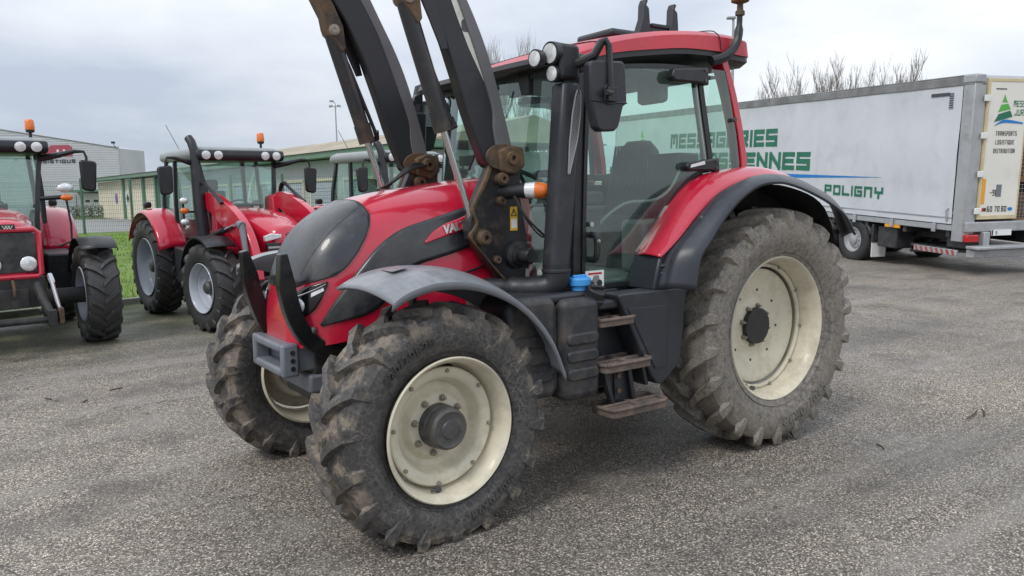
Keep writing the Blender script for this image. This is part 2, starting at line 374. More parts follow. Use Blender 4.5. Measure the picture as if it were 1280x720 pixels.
def strokes(mb, txt, x0, z0, h, wd, th, gap, put, shear=0.0):
    """squared letters from stroke boxes; put(x, z, depth) places a point on the surface"""
    x = x0; lay = 0
    for ch in txt:
        if ch == ' ': x += wd*0.8; continue
        cw = th if ch in 'I.' else wd
        for line in GLY[ch]:
            pts = [(th/2+p[0]*(cw-th), th/2+p[1]*(h-th)) for p in line]
            for i in range(len(pts)-1):
                (ax, az), (bx, bz) = pts[i], pts[i+1]; L = max(1e-6, sqrt((bx-ax)**2+(bz-az)**2)); ux, uz = (bx-ax)/L, (bz-az)/L
                ax -= ux*th/2; az -= uz*th/2; bx += ux*th/2; bz += uz*th/2
                nx, nz = -uz*th/2, ux*th/2; lay = (lay+1) % 5; d = 0.004+0.0009*lay
                q = [(ax+nx, az+nz), (bx+nx, bz+nz), (bx-nx, bz-nz), (ax-nx, az-nz)]
                mb.add([put(x+a+shear*b, z0+b, d) for a, b in q], [(0, 1, 2, 3)])
        x += cw+gap
    return x
def rrect(x0, x1, y0, y1, r, n=5):
    o = []
    for cx, cy, a0 in ((x1-r, y1-r, 0), (x0+r, y1-r, pi/2), (x0+r, y0+r, pi), (x1-r, y0+r, 3*pi/2)):
        for i in range(n+1):
            a = a0+pi/2*i/n; o.append((cx+r*cos(a), cy+r*sin(a)))
    return o
# ------------------------------------------------------------------ wheels
def tyre_mb(R, W, rim, nl, lug=0.045, n=96, lw=0.030, seed=1):
    rnd = random.Random(seed); mb = MB(); Rb = R-lug
    half = [(rim-.006, .34), (rim+.012, .385), (rim+.03, .40), (rim+(Rb-rim)*.35, .475), (rim+(Rb-rim)*.55, .497), (rim+(Rb-rim)*.78, .485), (Rb-.035, .455), (Rb-.012, .42), (Rb-.004, .33), (Rb, .18), (Rb+.002, 0)]
    prof = [(r, W*t) for r, t in half] + [(r, -W*t) for r, t in half[-2::-1]]
    mb.lathe(prof, n)
    # moulded rings on each sidewall
    for sd in (-1, 1):
        rr = rim+.045
        mb.lathe([(rr-.008, sd*W*.40), (rr-.004, sd*(W*.415+.006)), (rr+.004, sd*(W*.425+.006)), (rr+.010, sd*W*.42)], n)
    p = 2*pi/nl
    for sd in (-1, 1):
        for k in range(nl):
            th0 = p*(k + (0.5 if sd > 0 else 0)) + rnd.uniform(-.008, .008)
            st = []
            for j in range(7):
                s = j/6; t = (-.03+.445*s); a = -max(t, -0.03)*W*(0.95-0.25*s)/R*1.25
                st.append((t, R-.014*s*s-(.02 if j == 0 else 0), t, Rb-.012-.02*s*s, a, lw*(.8+.35*s), lw*(1.25+.5*s)))
            st.append((.475, R-.028, .43, Rb-.035, -.475*W*.70/R*1.25, lw*1.15, lw*1.75))
            st.append((.500, R-.065, .45, R-.115, -.495*W*.68/R*1.25, lw*1.05, lw*1.7))
            st.append((.508, R-.115, .465, R-.145, -.50*W*.67/R*1.25, lw*.8, lw*1.3))
            st.append((.495, R-.155, .470, R-.165, -.50*W*.67/R*1.25, lw*.5, lw*.8))
            secs = []
            for (tt, rt, tb, rb, a, wt_, wb_) in st:
                q = rnd.uniform(-.003, .003); sec = []
                for (w_, r_, t_) in ((-wb_, rb, tb), (-wt_, rt+q, tt), (wt_, rt+q, tt), (wb_, rb, tb)):
                    ang = th0+a+w_/R
                    sec.append((r_*sin(ang), sd*t_*W, r_*cos(ang)))
                secs.append(sec)
            mb.loft(secs)
    return mb

def wheel(parent, c, R, W, rimR, rimW, nl, disc, style, nuts, nut_r, hubcap, ring=None, holes=None, bolts=None, rot=0.0, tm='tyre_f', rm='cream', spin=0.0, n=96, text=None, lw=.03, lug=.045, seed=1):
    """wheel (the rim) > tyre, disc, hub_cap, wheel_nut; local +y is the outside"""
    F, w2 = rimR, rimW
    r = MB()
    pr = [(F, w2-.008), (F+.002, w2), (F-.005, w2+.008), (F-.014, w2+.004), (F-.022, w2-.02), (F-.034, w2-.034), (F-.040, w2-.10), (F-.052, w2-.125), (F-.056, 0.0), (F-.050, -w2+.12), (F-.036, -w2+.05), (F-.014, -w2-.004), (F, -w2+.008)]
    r.lathe(pr, n)
    if ring: r.lathe(ring, n)
    wh = r.build('wheel', rm, parent, 50, loc=c); wh.rotation_euler = (0, 0, rot)
    tb = tyre_mb(R, W, rimR-.012, nl, lug, n, lw, seed)
    ty = tb.build('tyre', tm, wh, 26); ty.rotation_euler = (0, spin, 0)
    d = MB(); d.lathe(disc, n//2*1 if n < 64 else 64); d.build('disc', rm, wh, 40)
    if hubcap:
        h = MB(); h.lathe(hubcap, 40); h.build('hub_cap', 'hub', wh, 40)
    if nuts:
        me = None
        for i in range(nuts):
            a = 2*pi*(i+.3)/nuts
            if me is None:
                nb = MB(); nb.lathe([(.020, 0), (.020, .005), (.0145, .006), (.0145, .022), (.008, .024), (.008, .038), (.0005, .039)], 6 if n < 64 else 8)
                o = nb.build('wheel_nut', 'steel' if rm == 'cream' else rm, wh, 30); me = o.data
                if rm == 'cream': me.materials[0] = M['nut']
            else:
                o = bpy.data.objects.new('wheel_nut', me); COL.objects.link(o); o.parent = wh
            o.location = (nut_r*cos(a), disc[-1][1]-.002 if style == 'flat' else style, nut_r*sin(a))
    for spec, nm_, mm_, rad in ((holes, 'disc_hole', 'print', .0095), (bolts, 'rim_bolt', 'nut', .011)):
        if spec:
            rr_, tt_, k_ = spec; me2 = None
            for i in range(k_):
                a = 2*pi*(i+.15)/k_
                if me2 is None:
                    nb = MB(); nb.lathe([(rad, -.004), (rad, .002 if spec is holes else .012), (rad*.7, .0022 if spec is holes else .016), (.0005, .0023 if spec is holes else .017)], 10); o = nb.build(nm_, mm_, wh, 30); me2 = o.data
                else:
                    o = bpy.data.objects.new(nm_, me2); COL.objects.link(o); o.parent = wh
                o.location = (rr_*cos(a), tt_, rr_*sin(a))
    return wh

DISC_F = [(.310, .045), (.316, .080), (.314, .096), (.306, .101), (.285, .098), (.262, .090), (.250, .074), (.236, .028), (.222, .010), (.195, .006), (.182, .016), (.173, .038), (.164, .048), (.10, .050)]
CAP_F = [(.118, .03), (.116, .10), (.112, .104), (.110, .155), (.106, .166), (.094, .174), (.088, .170), (.050, .170), (.046, .176), (.0005, .177)]
DISC_R = [(.408, -.02), (.412, .004), (.408, .014), (.396, .017), (.36, .006), (.26, -.018), (.20, -.028), (.192, -.026), (.184, -.022), (.176, -.018), (.09, -.018)]
CAP_R = [(.094, -.02), (.094, -.006), (.089, .001), (.050, .005), (.046, .012), (.0005, .013)]

# ================================================================== the big red tractor
T = thing('loader_tractor', 'big red tractor in front with muddy cream rimmed wheels and raised black loader arms', 'tractor')

# ---- chassis and axles
c = MB()
c.bounds(-.35, 1.2, -.30, .30, .62, 1.10); c.bounds(1.2, 3.05, -.24, .24, .62, 1.0)
c.bounds(2.45, 2.90, -.17, .17, .50, .66)
c.build('chassis', 'chassis', T, bevel=.02)
a = MB(); a.cyl((0, -.95, .82), (0, .95, .82), .13, 20); a.cyl((0, -.5, .82), (0, .5, .82), .21, 24); a.build('rear_axle', 'chassis', T)
a = MB(); a.tube([(2.678, -.78, .597), (2.678, -.35, .58), (2.678, 0, .56), (2.678, .35, .58), (2.678, .78, .597)], [.10, .085, .13, .085, .10], 14)
a.build('front_axle', 'chassis', T)
e = MB(); e.bounds(1.75, 2.95, -.33, .33, .92, 1.30); e.build('engine', 'chassis', T, bevel=.03)
b = MB()
b.bounds(.55, 1.62, -.62, .62, .72, 1.22); b.bounds(.2, .7, -.55, .55, .9, 1.3); b.build('underbody', 'chassis', T, bevel=.03)

ST = .0591
fc = (2.678 - .144*sin(ST), .78+.144*cos(ST), .597)
wf = wheel(T, fc, .652, .40, .381, .193, 18, DISC_F, .048, 8, .146, CAP_F, bolts=(.296, .099, 8), rot=ST, tm='tyre_f', spin=.11, lw=.028, seed=3)
wf2 = wheel(T, (2.678 + .144*sin(ST), -.78-.144*cos(ST), .597), .652, .40, .381, .193, 18, DISC_F, .048, 8, .146, CAP_F, bolts=(.296, .099, 8), rot=ST, tm='tyre_f', spin=.3, lw=.028, seed=5)
wf2.scale = (1, -1, 1)
wr = wheel(T, (0, .93, .823), .848, .50, .508, .19, 22, DISC_R, -.019, 8, .142, CAP_R, ring=[(.452, .03), (.450, .048), (.440, .054), (.430, .052), (.424, .044), (.424, .03)], holes=(.255, -.0185, 8), bolts=(.440, .052, 10), tm='tyre_r', spin=.05, lw=.031, lug=.058, seed=7)
wr2 = mirror(wr)
# the valve on each near rim and the raised size marking on the rear sidewall
for wp, rr, an in ((wf, .325, -1.42), (wr, .448, -1.18)):
    v = MB(); v.cyl((rr*cos(an), .10, rr*sin(an)), (rr*cos(an), .125, rr*sin(an)-.0), .016, 10); v.cyl((rr*cos(an), .11, rr*sin(an)), (rr*cos(an)+.05, .13, rr*sin(an)+.006), .007, 8)
    v.build('valve', 'hub', wp)
def tyre_text(wp, R0, ysurf, txt, ang, size, m='tyre_r'):
    vs, fs = text_geo(txt, size, bold=.002, ext=.008, spacing=1.25); q = []
    for v in vs:
        r = R0+v.y; aa = ang-v.x/R0
        q.append((r*sin(aa), ysurf(r)+v.z+.002, r*cos(aa)))
    MB().add(q, fs).build('tyre_marking', m, wp, 20)
def ys_r(r): return lin([(.50, .2), (.62, .2375), (.68, .2485), (.74, .2425), (.8, .225)], r)
tyre_text(wr, .625, ys_r, '520/70R38', -2.32, .095, 'tyre_mark')
def ys_f(r): return lin([(.38, .155), (.46, .190), (.50, .199), (.55, .193), (.6, .18)], r)
tyre_text(wf, .47, ys_f, '420/70R28', .9, .06, 'tyre_mark_dark'); tyre_text(wf, .47, ys_f, '420/70R28', .9+pi, .06, 'tyre_mark_dark')

# ---- hood: a superellipse section whose crown falls to the nose
HT = smoothtab([(1.60, 1.925), (1.9, 1.895), (2.17, 1.862), (2.46, 1.825), (2.66, 1.785), (2.80, 1.732), (2.90, 1.675), (2.98, 1.61), (3.05, 1.52), (3.10, 1.42), (3.14, 1.30), (3.165, 1.18), (3.175, 1.08)])
def HW(x):
    u = max(0.0, (x-1.6)/1.585); return .445*(max(0.0, 1-u**5.5))**(1/3.15)
Z0 = 1.05; HN = 3.3
def hood_pt(x, al, off=0.0):
    """al: 0 at the crown, 1 at the side bottom (left side); negative = right side"""
    s = 1 if al >= 0 else -1; t = abs(al)*pi/2; W = HW(x)+off; H = max(.02, HT(x)-Z0)+off
    return (x, s*W*sin(t)**(2/HN), Z0+H*cos(t)**(2/HN))
def al_of(x, z): return math.acos(min(1, max(0, (z-Z0)/max(.02, HT(x)-Z0)))**(HN/2))/(pi/2)
def hood_y(x, z, off=0.0):
    q = min(1.0, max(0.0, (z-Z0)/max(.02, HT(x)-Z0))); return (HW(x)+off)*max(0.0, 1-q**HN)**(1/HN)
XS = [1.60+1.573*sin(i/54*pi/2) for i in range(55)]
AL = [(-1+2*j/64) for j in range(65)]
AL = [math.copysign(abs(v)**.9, v) for v in AL]
P = []
for x in XS:
    row = [(x, hood_pt(x, -1)[1], lin([(1.6, 1.30), (2.3, 1.20), (2.8, 1.0), (3.17, .95)], x))]
    row += [hood_pt(x, v) for v in AL]
    row += [(x, hood_pt(x, 1)[1], lin([(1.6, 1.30), (2.3, 1.20), (2.8, 1.0), (3.17, .95)], x))]
    P.append(row)
hood = MB().grid(P).build('hood', 'red', T, 60)
xe = XS[-1]; row = P[-1]
nose = MB(); nose.grid([[q for q in row], [(q[0]-.06, q[1], q[2]) for q in row]])
nb_ = [(y_, z_) for (x_, y_, z_) in row]
nose.prism(nb_, xe-.03, xe+.0, 'x'); nose.build('nose_panel', 'red', T, 40)

# ---- dark mesh lens over the nose and crown
BND = [(2.715, 1.765), (2.708, 1.723), (2.703, 1.682), (2.721, 1.628), (2.760, 1.558), (2.818, 1.476), (2.884, 1.404), (2.942, 1.362)]
bal = [(al_of(x, z), x) for x, z in BND]; bal.append((0.0, 2.714)); bal.sort()
def lens_low(x): return lin([(2.942, 1.362), (3.023, 1.339), (3.094, 1.318), (3.136, 1.286), (3.2, 1.275)], x)
amax = al_of(2.942, 1.362)
rows = []
for j in range(81):
    al = -amax+2*amax*j/80; xb = lin(bal, abs(al)); xf_ = xb
    lo, hi = xb, 3.172
    for _ in range(40):
        mid_ = (lo+hi)/2
        if hood_pt(mid_, al)[2] > lens_low(mid_): lo = mid_
        else: hi = mid_
    xf_ = max(lo, xb+.002)
    rows.append([hood_pt(xb+(xf_-xb)*k/24, al, .006) for k in range(25)])
gr = MB().grid(rows).build('grille', 'grille', T, 60, solid=.010, off=0)
for edge in ([r[0] for r in rows], [r[-1] for r in rows]): MB().tube(edge, .006, 5).build('grille_seal', 'print', gr)
# a fine rib line down each side of the lens
for s_ in (1, -1):
    pts = [hood_pt(x, s_*lin([(2.72, .26), (2.95, .40), (3.10, .50)], x), .006) for x in [2.735+.036*i for i in range(11)]]
    MB().tube(pts, .007, 6).build('grille_rib', 'print', T)
# ---- side mesh panels
def side_panel(up, lo, name, m, off, thick=.012, n=44, k=10, seal=True):
    a, b_ = crv(up, n), crv(lo, n); rows = []
    for i in range(n):
        rows.append([(lambda x, z: (x, hood_y(x, z, off), z))(*(a[i].lerp(b_[i], t/k))) for t in range(k+1)])
    o = MB().grid(rows).build(name, m, T, 60, solid=thick)
    if seal:
        for ed_, nm_ in ((a, 0), (b_, 1)):
            sl_ = MB().tube([(p.x, hood_y(p.x, p.y, .004), p.y) for p in ed_], .0055, 5).build('panel_seal', 'print', o)
    mirror(o); return o
side_panel([(3.034, 1.088), (2.962, 1.203), (2.86, 1.331), (2.785, 1.416), (2.707, 1.493), (2.616, 1.557), (2.519, 1.603), (2.382, 1.64), (2.27, 1.667), (2.091, 1.712), (1.80, 1.775)],
           [(3.030, 1.084), (2.916, 1.108), (2.80, 1.130), (2.70, 1.18), (2.62, 1.285), (2.55, 1.348), (2.472, 1.393), (2.337, 1.426), (2.168, 1.464), (1.80, 1.57)], 'side_mesh_panel', 'grille', .006)
# red spear with the maker's lettering
side_panel([(2.412, 1.520), (2.380, 1.550), (2.343, 1.580), (2.26, 1.620), (2.167, 1.646), (2.08, 1.675), (1.92, 1.72)],
           [(2.410, 1.514), (2.36, 1.526), (2.296, 1.541), (2.2, 1.565), (2.134, 1.582), (2.06, 1.604), (1.92, 1.645)], 'name_spear', 'red', .016, .014, 24, 6, False)
vs, fs = text_geo('VALTRA', .064, shear=.12, bold=.0028, ext=.004, spacing=1.05)
q = []
for v in vs:
    x = 2.282-v.x*1.02; z = 1.564+v.y*1.05+.20*v.x
    q.append((x, hood_y(x, z, .030)+v.z, z))
MB().add(q, fs).build('maker_lettering', 'steel', T, 20)
# red lower band below the side panel is part of the hood; a dark shut line under it
MB().tube([(x, hood_y(x, 1.12, .002), z) for x, z in ((1.75, 1.42), (2.0, 1.36), (2.25, 1.30), (2.5, 1.22))], .007, 6).build('shut_line', 'black', T)
fr = MB(); fr.bounds(1.70, 2.72, .33, .428, 1.02, 1.22); o = fr.build('engine_side_frame', 'red_dull', T, bevel=.02); mirror(o)

# ---- headlight pods on the nose flank
hl_up = [(3.148, 1.248), (3.097, 1.294), (3.044, 1.316), (2.985, 1.330)]
hl_lo = [(3.150, 1.155), (3.124, 1.127), (3.055, 1.180), (2.992, 1.300)]
a, b_ = crv(hl_up, 20), crv(hl_lo, 20)
rows = [[(lambda p: (p[0], hood_y(p[0], p[1], .007), p[1]))(a[i].lerp(b_[i], t/8)) for t in range(9)] for i in range(20)]
hp = MB().grid(rows).build('headlight', 'glossblack', T, 60, solid=.012)
hp2 = mirror(hp)
for par, sg in ((hp, 1), (hp2, 1)):
    c_ = (3.128, hood_y(3.128, 1.195)+.010, 1.195)
    nrm = Vector((.85, .50, .12)).normalized(); cc = Vector(c_)
    l = MB(); l.tube([cc-nrm*.03, cc+nrm*.004, cc+nrm*.014, cc+nrm*.018], [.044, .044, .034, .01], 20); l.build('lamp', 'lens', par, 50)
    st_ = [(lambda x, z: (x, hood_y(x, z, .016), z))(3.138-.14*i/10, 1.243+.072*i/10) for i in range(11)]
    MB().tube(st_, .008, 8, flat=.6).build('light_strip', 'steel', par, 50)
    ds = MB(); ds.add([(x, hood_y(x, z, .020), z) for x, z in ((3.075, 1.245), (3.072, 1.268), (3.015, 1.296), (3.012, 1.280))], [(0, 1, 2, 3)]); ds.build('lamp_reflector', 'lens', par, 0, solid=.006)
bolt = MB(); bolt.ball((3.075, .335, 1.06), .022, 10); bolt.build('bolt', 'hub', T)

# ---- front weight bracket and the black hood guard
wb = MB()
y0, y1, zz0, zz1, xf0 = -.275, .265, .795, .985, 3.235
def wf_(x, a, b_, c_, d_): wb.bounds(x-.10, x, a, b_, c_, d_)
wb.bounds(xf0-.10, xf0, y0, y0+.05, zz0, zz1); wb.bounds(xf0-.10, xf0, y1-.05, y1, zz0, zz1)
wb.bounds(xf0-.102, xf0+.002, y0+.05, y1-.05, zz1-.05, zz1-.001); wb.bounds(xf0-.102, xf0+.002, y0+.05, y1-.05, zz0+.001, zz0+.05)
wb.bounds(2.75, xf0-.10, y0+.02, y1-.03, zz0+.02, zz1-.015)
wb.build('front_weight_bracket', 'cast', T, bevel=.016)
for z in (.845, .89, .935): hb = MB(); hb.cyl((xf0-.06, y1-.01, z), (xf0-.06, y1+.004, z), .014, 12); hb.build('bracket_hole', 'black', T)  # black discs stand in for the dark inside three side holes
lb = MB(); lb.bounds(2.70, 3.08, -.24, .25, .68, .792); lb.build('lower_bracket', 'cast', T, bevel=.02)
tb_ = MB(); tb_.bounds(2.75, 3.10, -.24, .24, .987, 1.02); tb_.build('guard_mount', 'cast', T, bevel=.012)
def guard(path, y, w0):
    c_ = crv(path, 26); P = []
    for i, p in enumerate(c_):
        t = (c_[min(i+1, 25)]-c_[max(i-1, 0)]).normalized(); n = Vector((-t.y, t.x)); wd = w0*(.45+.55*min(1, i/5))
        P.append([(p.x+n.x*wd, y-.035, p.y+n.y*wd), (p.x-n.x*wd, y-.035, p.y-n.y*wd), (p.x-n.x*wd, y+.035, p.y-n.y*wd), (p.x+n.x*wd, y+.035, p.y+n.y*wd)])
    MB().loft(P).build('hood_guard', 'glossblack', T, 40, bevel=.006)
guard([(3.222, 1.495), (3.216, 1.40), (3.205, 1.28), (3.175, 1.15), (3.115, 1.03), (3.03, .955), (2.92, .905), (2.80, .875)], .315, .046)
guard([(3.262, 1.485), (3.245, 1.40), (3.220, 1.25), (3.18, 1.11), (3.125, .99), (3.04, .93), (2.92, .90)], -.25, .046)

# ---- front fenders
FP = crv([(3.105, 1.338), (3.02, 1.380), (2.91, 1.412), (2.76, 1.425), (2.58, 1.408), (2.42, 1.36), (2.27, 1.275), (2.14, 1.15), (2.04, 1.0), (1.965, .80)], 40)
FO = crv([(3.00, 1.285), (2.93, 1.325), (2.84, 1.352), (2.74, 1.366), (2.58, 1.356), (2.42, 1.31), (2.27, 1.23), (2.135, 1.11), (2.035, .97), (1.955, .785)], 40)
rows = []
for i in range(40):
    a_, b_ = FP[i], FO[i]; row = [(a_.x, .775, a_.y-lin([(1.9, .10), (2.85, .14), (3.105, .012)], a_.x))]
    for k in range(9):
        t = k/8; p = a_.lerp(b_, t); bul = .028*sin(pi*t)
        row.append((p.x, .77+.40*t, p.y+bul))
    row.append((b_.x, 1.172, b_.y-.012)); row.append((b_.x, 1.165, b_.y-.034))
    rows.append(row)
ff = MB().grid(rows).build('front_fender', 'fender', T, 45, solid=.010); mirror(ff).location.x = .05
fs_ = MB(); fs_.tube([(2.62, .80, 1.39), (2.62, .70, 1.36), (2.62, .60, 1.05), (2.66, .62, .72)], .022, 10); o = fs_.build('fender_stay', 'black', T); mirror(o)
# small raised pad on the fender crown
pd = MB(); pd.box(2.86, .93, 1.430, .09, .12, .005, Matrix.Rotation(radians(10), 3, 'Y')); pd.build('fender_pad', 'fender', T, bevel=.004)
# ---- loader: brackets, arms, rams
def XZp(mb, pts, y0, y1): return mb.prism(pts, y0, y1, 'y')
BR = [(1.985, 2.035), (1.90, 2.075), (1.79, 2.06), (1.785, 1.95), (1.80, 1.80), (1.765, 1.62), (1.73, 1.40), (1.765, 1.22), (1.95, 1.27), (2.06, 1.40), (2.165, 1.53), (2.175, 1.60), (2.145, 1.71), (2.055, 1.88)]
bk = MB(); XZp(bk, BR, .47, .545); br = bk.build('loader_bracket', 'bracket', T, 30, bevel=.008)
# welded edge plate, ear and foot of the bracket
ed = MB()
ED = crv([(2.00, 2.0), (2.048, 1.88), (2.12, 1.76), (2.15, 1.70), (2.12, 1.62), (2.165, 1.55), (2.13, 1.49), (2.02, 1.37), (1.93, 1.275)], 40)
ed.loft([[(p.x-.010, .53, p.y-.003), (p.x+.012, .53, p.y+.004), (p.x+.012, .562, p.y+.004), (p.x-.010, .562, p.y-.003)] for p in ED])
ed.build('edge_plate', 'rust', br, 40, bevel=.004)
ear = MB(); XZp(ear, [(1.985, 2.05), (1.90, 2.085), (1.80, 2.07), (1.79, 1.96), (1.86, 1.90), (1.97, 1.93)], .545, .60); ear.build('pivot_ear', 'rust', br, 30, bevel=.015)
def pin(x, z, r, d, y=.545, m='rust', name='pin', par=br):
    p = MB(); p.lathe([(r, y-.01), (r, y+d*.7), (r*.86, y+d*.75), (r*.80, y+d), (r*.35, y+d), (r*.30, y+d*.6), (.0005, y+d*.6)], 22, (x, 0, z)); return p.build(name, m, par, 35)
pin(1.890, 2.005, .047, .075); pin(1.951, 1.885, .038, .060); pin(1.949, 1.752, .030, .04); pin(2.087, 1.537, .047, .060); pin(1.99, 1.40, .026, .04)
pin(1.890, 2.005, .050, -.075, .472); pin(1.951, 1.885, .040, -.065, .472)
ei = MB(); XZp(ei, [(1.985, 2.05), (1.90, 2.085), (1.80, 2.07), (1.79, 1.96), (1.86, 1.90), (1.97, 1.93)], .425, .47); ei.build('pivot_ear', 'rust', br, 30, bevel=.015)
hbm = MB(); hbm.lathe([(.085, .545), (.085, .575), (.060, .585), (.060, .60), (.045, .605), (.045, .70), (.038, .712), (.0005, .712)], 26, (1.837, 0, 1.421)); hbm.build('coupler_socket', 'black', br, 35)
ft = MB(); ft.bounds(1.74, 1.98, .30, .47, .95, 1.27); ft.bounds(1.78, 1.93, .24, .36, .75, 1.0); ft.build('bracket_foot', 'bracket', br, bevel=.02)
br2 = mirror(br)
# warning label with triangle
wl_ = MB(); wl_.bounds(1.822, 1.876, .5455, .5475, 1.57, 1.715); lab = wl_.build('warning_label', 'yellow', br, 0)
wp_ = MB(); wp_.add([(1.829, .5485, 1.585), (1.869, .5485, 1.585), (1.869, .5485, 1.640), (1.829, .5485, 1.640)], [(0, 1, 2, 3)]); wp_.build('label_panel', 'white', br, 0)
tri = MB()
for (ax, az), (bx, bz) in (((1.829, 1.66), (1.869, 1.66)), ((1.869, 1.66), (1.849, 1.702)), ((1.849, 1.702), (1.829, 1.66))):
    v = Vector((bx-ax, bz-az)).normalized()*.003; tri.add([(ax-v.y, .5488, az+v.x), (bx-v.y, .5488, bz+v.x), (bx+v.y, .5488, bz-v.x), (ax+v.y, .5488, az-v.x)], [(0, 1, 2, 3)])
tri.add([(1.8475, .5488, 1.668), (1.8505, .5488, 1.668), (1.8505, .5488, 1.688), (1.8475, .5488, 1.688)], [(0, 1, 2, 3)]); tri.build('warning_triangle', 'print', br, 0)

# arm: a deep side plate that flares above the pivot, with a paler folded back edge; it knees forward above
armp = [(2.070, 2.00), (2.125, 2.12), (2.178, 2.26), (2.240, 2.45), (2.326, 2.69), (2.416, 2.875), (2.455, 2.95), (2.56, 3.10), (2.74, 3.34), (3.10, 3.62), (3.05, 3.72), (2.62, 3.50), (2.36, 3.26), (2.24, 3.05), (2.16, 2.885), (2.07, 2.70), (1.995, 2.52), (1.922, 2.25), (1.872, 2.09), (1.90, 1.99), (2.02, 1.96)]
am = MB(); XZp(am, armp, .475, .565); arm = am.build('loader_arm', 'arm', T, 30, bevel=.012)
LE = [(1.862, 2.06), (1.905, 2.22), (1.962, 2.42), (2.03, 2.62), (2.105, 2.79), (2.19, 2.95), (2.30, 3.16)]
LI = [(1.975, 2.03), (2.0, 2.18), (2.005, 2.30), (2.075, 2.50), (2.155, 2.71), (2.235, 2.90), (2.36, 3.12)]
a, b_ = crv(LE, 30), crv(LI, 30)
P = [[(a[i].x, .47, a[i].y), (a[i].x, .560, a[i].y), (a[i].x+.012, .578, a[i].y), (b_[i].x, .578, b_[i].y), (b_[i].x+.006, .560, b_[i].y), (b_[i].x, .47, b_[i].y)] for i in range(30)]
MB().loft(P).build('arm_back_plate', 'armedge', arm, 40, bevel=.004)
bp_ = MB(); XZp(bp_, [(2.345, 2.60), (2.40, 2.72), (2.50, 2.95), (2.60, 3.12), (2.52, 3.16), (2.41, 2.96), (2.325, 2.72), (2.30, 2.61)], .565, .577); bp_.build('doubler_plate', 'arm', arm, 30, bevel=.004)
ja = MB()
jp = [(1.945+.115*cos(2*pi*i/26)-.035*sin(2*pi*i/26), 2.015+.075*sin(2*pi*i/26)+.02*cos(2*pi*i/26)) for i in range(26)]
XZp(ja, jp, .567, .580); XZp(ja, jp, .460, .473); ja.build('pivot_plate', 'rust', arm, 30, bevel=.006)
# ram: barrel clamped under a rusty head plate, chrome rod down to the bracket
def ram(par, y):
    hd = MB(); XZp(hd, [(2.455, 2.76), (2.485, 2.725), (2.535, 2.80), (2.585, 2.87), (2.60, 2.95), (2.70, 3.14), (2.62, 3.18), (2.53, 3.03), (2.47, 2.90)], y-.055, y+.058); o = hd.build('ram_head_plate', 'rust', par, 30, bevel=.008)
    for sg in (1, -1):
        pb = MB(); pb.lathe([(.036, y+.05*sg), (.036, y+.068*sg), (.026, y+.073*sg), (.012, y+.073*sg), (.0005, y+.070*sg)], 18, (2.538, 0, 2.868)); pb.build('head_bolt', 'nut', par, 35)
    cy = MB(); cy.tube([(2.535, y, 2.85), (2.50, y, 2.75), (2.318, y, 2.19)], [.047, .050, .050], 22); cy.tube([(2.345, y, 2.275), (2.308, y, 2.158)], [.056, .056], 22); cy.build('ram_barrel', 'ram', par, 35)
    rd = MB(); rd.tube([(2.31, y, 2.165), (2.115, y, 1.58)], .021, 16); rd.build('ram_rod', 'chrome', par, 35)
    tp = MB(); tp.tube([(2.462, y-.01, 2.72), (2.43, y-.015, 2.66), (2.262, y-.015, 2.25), (2.245, y-.01, 2.20)], .013, 8); tp.tube([(2.25, y-.02, 2.235), (2.235, y+.0, 2.19), (2.29, y, 2.17)], .020, 8); tp.build('oil_pipe', 'black', par, 35)
    ey = MB(); ey.lathe([(.05, y-.035), (.05, y+.035)], 20, (2.095, 0, 1.545), cap=True); ey.tube([(2.125, y, 1.62), (2.095, y, 1.545)], [.026, .034], 12); ey.build('rod_eye', 'rust', par, 35)
ram(arm, .515)
arm2 = mirror(arm)
# pale inspection decal on the near arm
dc = MB(); dc.prism([(2.19, 2.90), (2.15, 2.80), (2.06, 2.57), (2.02, 2.44), (2.01, 2.38), (2.06, 2.45), (2.16, 2.63), (2.235, 2.80), (2.275, 2.90), (2.29, 2.99), (2.23, 2.99)], .5655, .5682, 'y'); dc.build('arm_decal', 'decal', arm, 0)
pg = MB(); pg.prism(rrect(2.135, 2.205, 2.715, 2.785, .018), .5684, .5692, 'y'); pg.prism(rrect(2.12, 2.16, 2.70, 2.73, .012), .5684, .5694, 'y'); pg.build('decal_pictogram', M['hub'], arm, 0)
cbm = MB(); cbm.tube([(2.62, -.43, 3.36), (2.62, .43, 3.36)], .075, 16); cbm.build('cross_tube', 'arm', T)
for k in range(3):
    MB().tube([tuple(v) for v in crv([(1.88+.02*k, -.44+.02*k, 2.00), (2.02+.03*k, -.40+.03*k, 2.01-.02*k), (2.16+.03*k, -.36+.02*k, 1.93-.02*k), (2.27+.02*k, -.33, 1.845)], 14)], .010, 7).build('loader_hose', 'hose', T)
# ---- cab frame
def ysd(z): return .825-.045*(z-1.2)/1.4
def side_bar(pts, wd, dp=.05, n=16, name='cab_pillar', m='black', off=0.0, par=None, mir=True):
    c_ = crv(pts, n); P = []
    for i, p in enumerate(c_):
        t = (c_[min(i+1, n-1)]-c_[max(i-1, 0)]).normalized(); nn = Vector((-t.y, t.x))*wd/2; y = ysd(p.y)+off
        P.append([(p.x+nn.x, y-dp, p.y+nn.y), (p.x-nn.x, y-dp, p.y-nn.y), (p.x-nn.x, y, p.y-nn.y), (p.x+nn.x, y, p.y+nn.y)])
    o = MB().loft(P).build(name, m, par or T, 35, bevel=.006)
    return (o, mirror(o)) if mir else o
side_bar([(1.575, 1.17), (1.56, 1.5), (1.525, 2.0), (1.475, 2.60)], .075, .07)                       # A pillar
door = MB()
DG = [(1.535, 1.215), (1.515, 1.6), (1.485, 2.05), (1.445, 2.535)]
top = [(1.445, 2.535), (1.1, 2.575), (.75, 2.60), (.475, 2.60)]
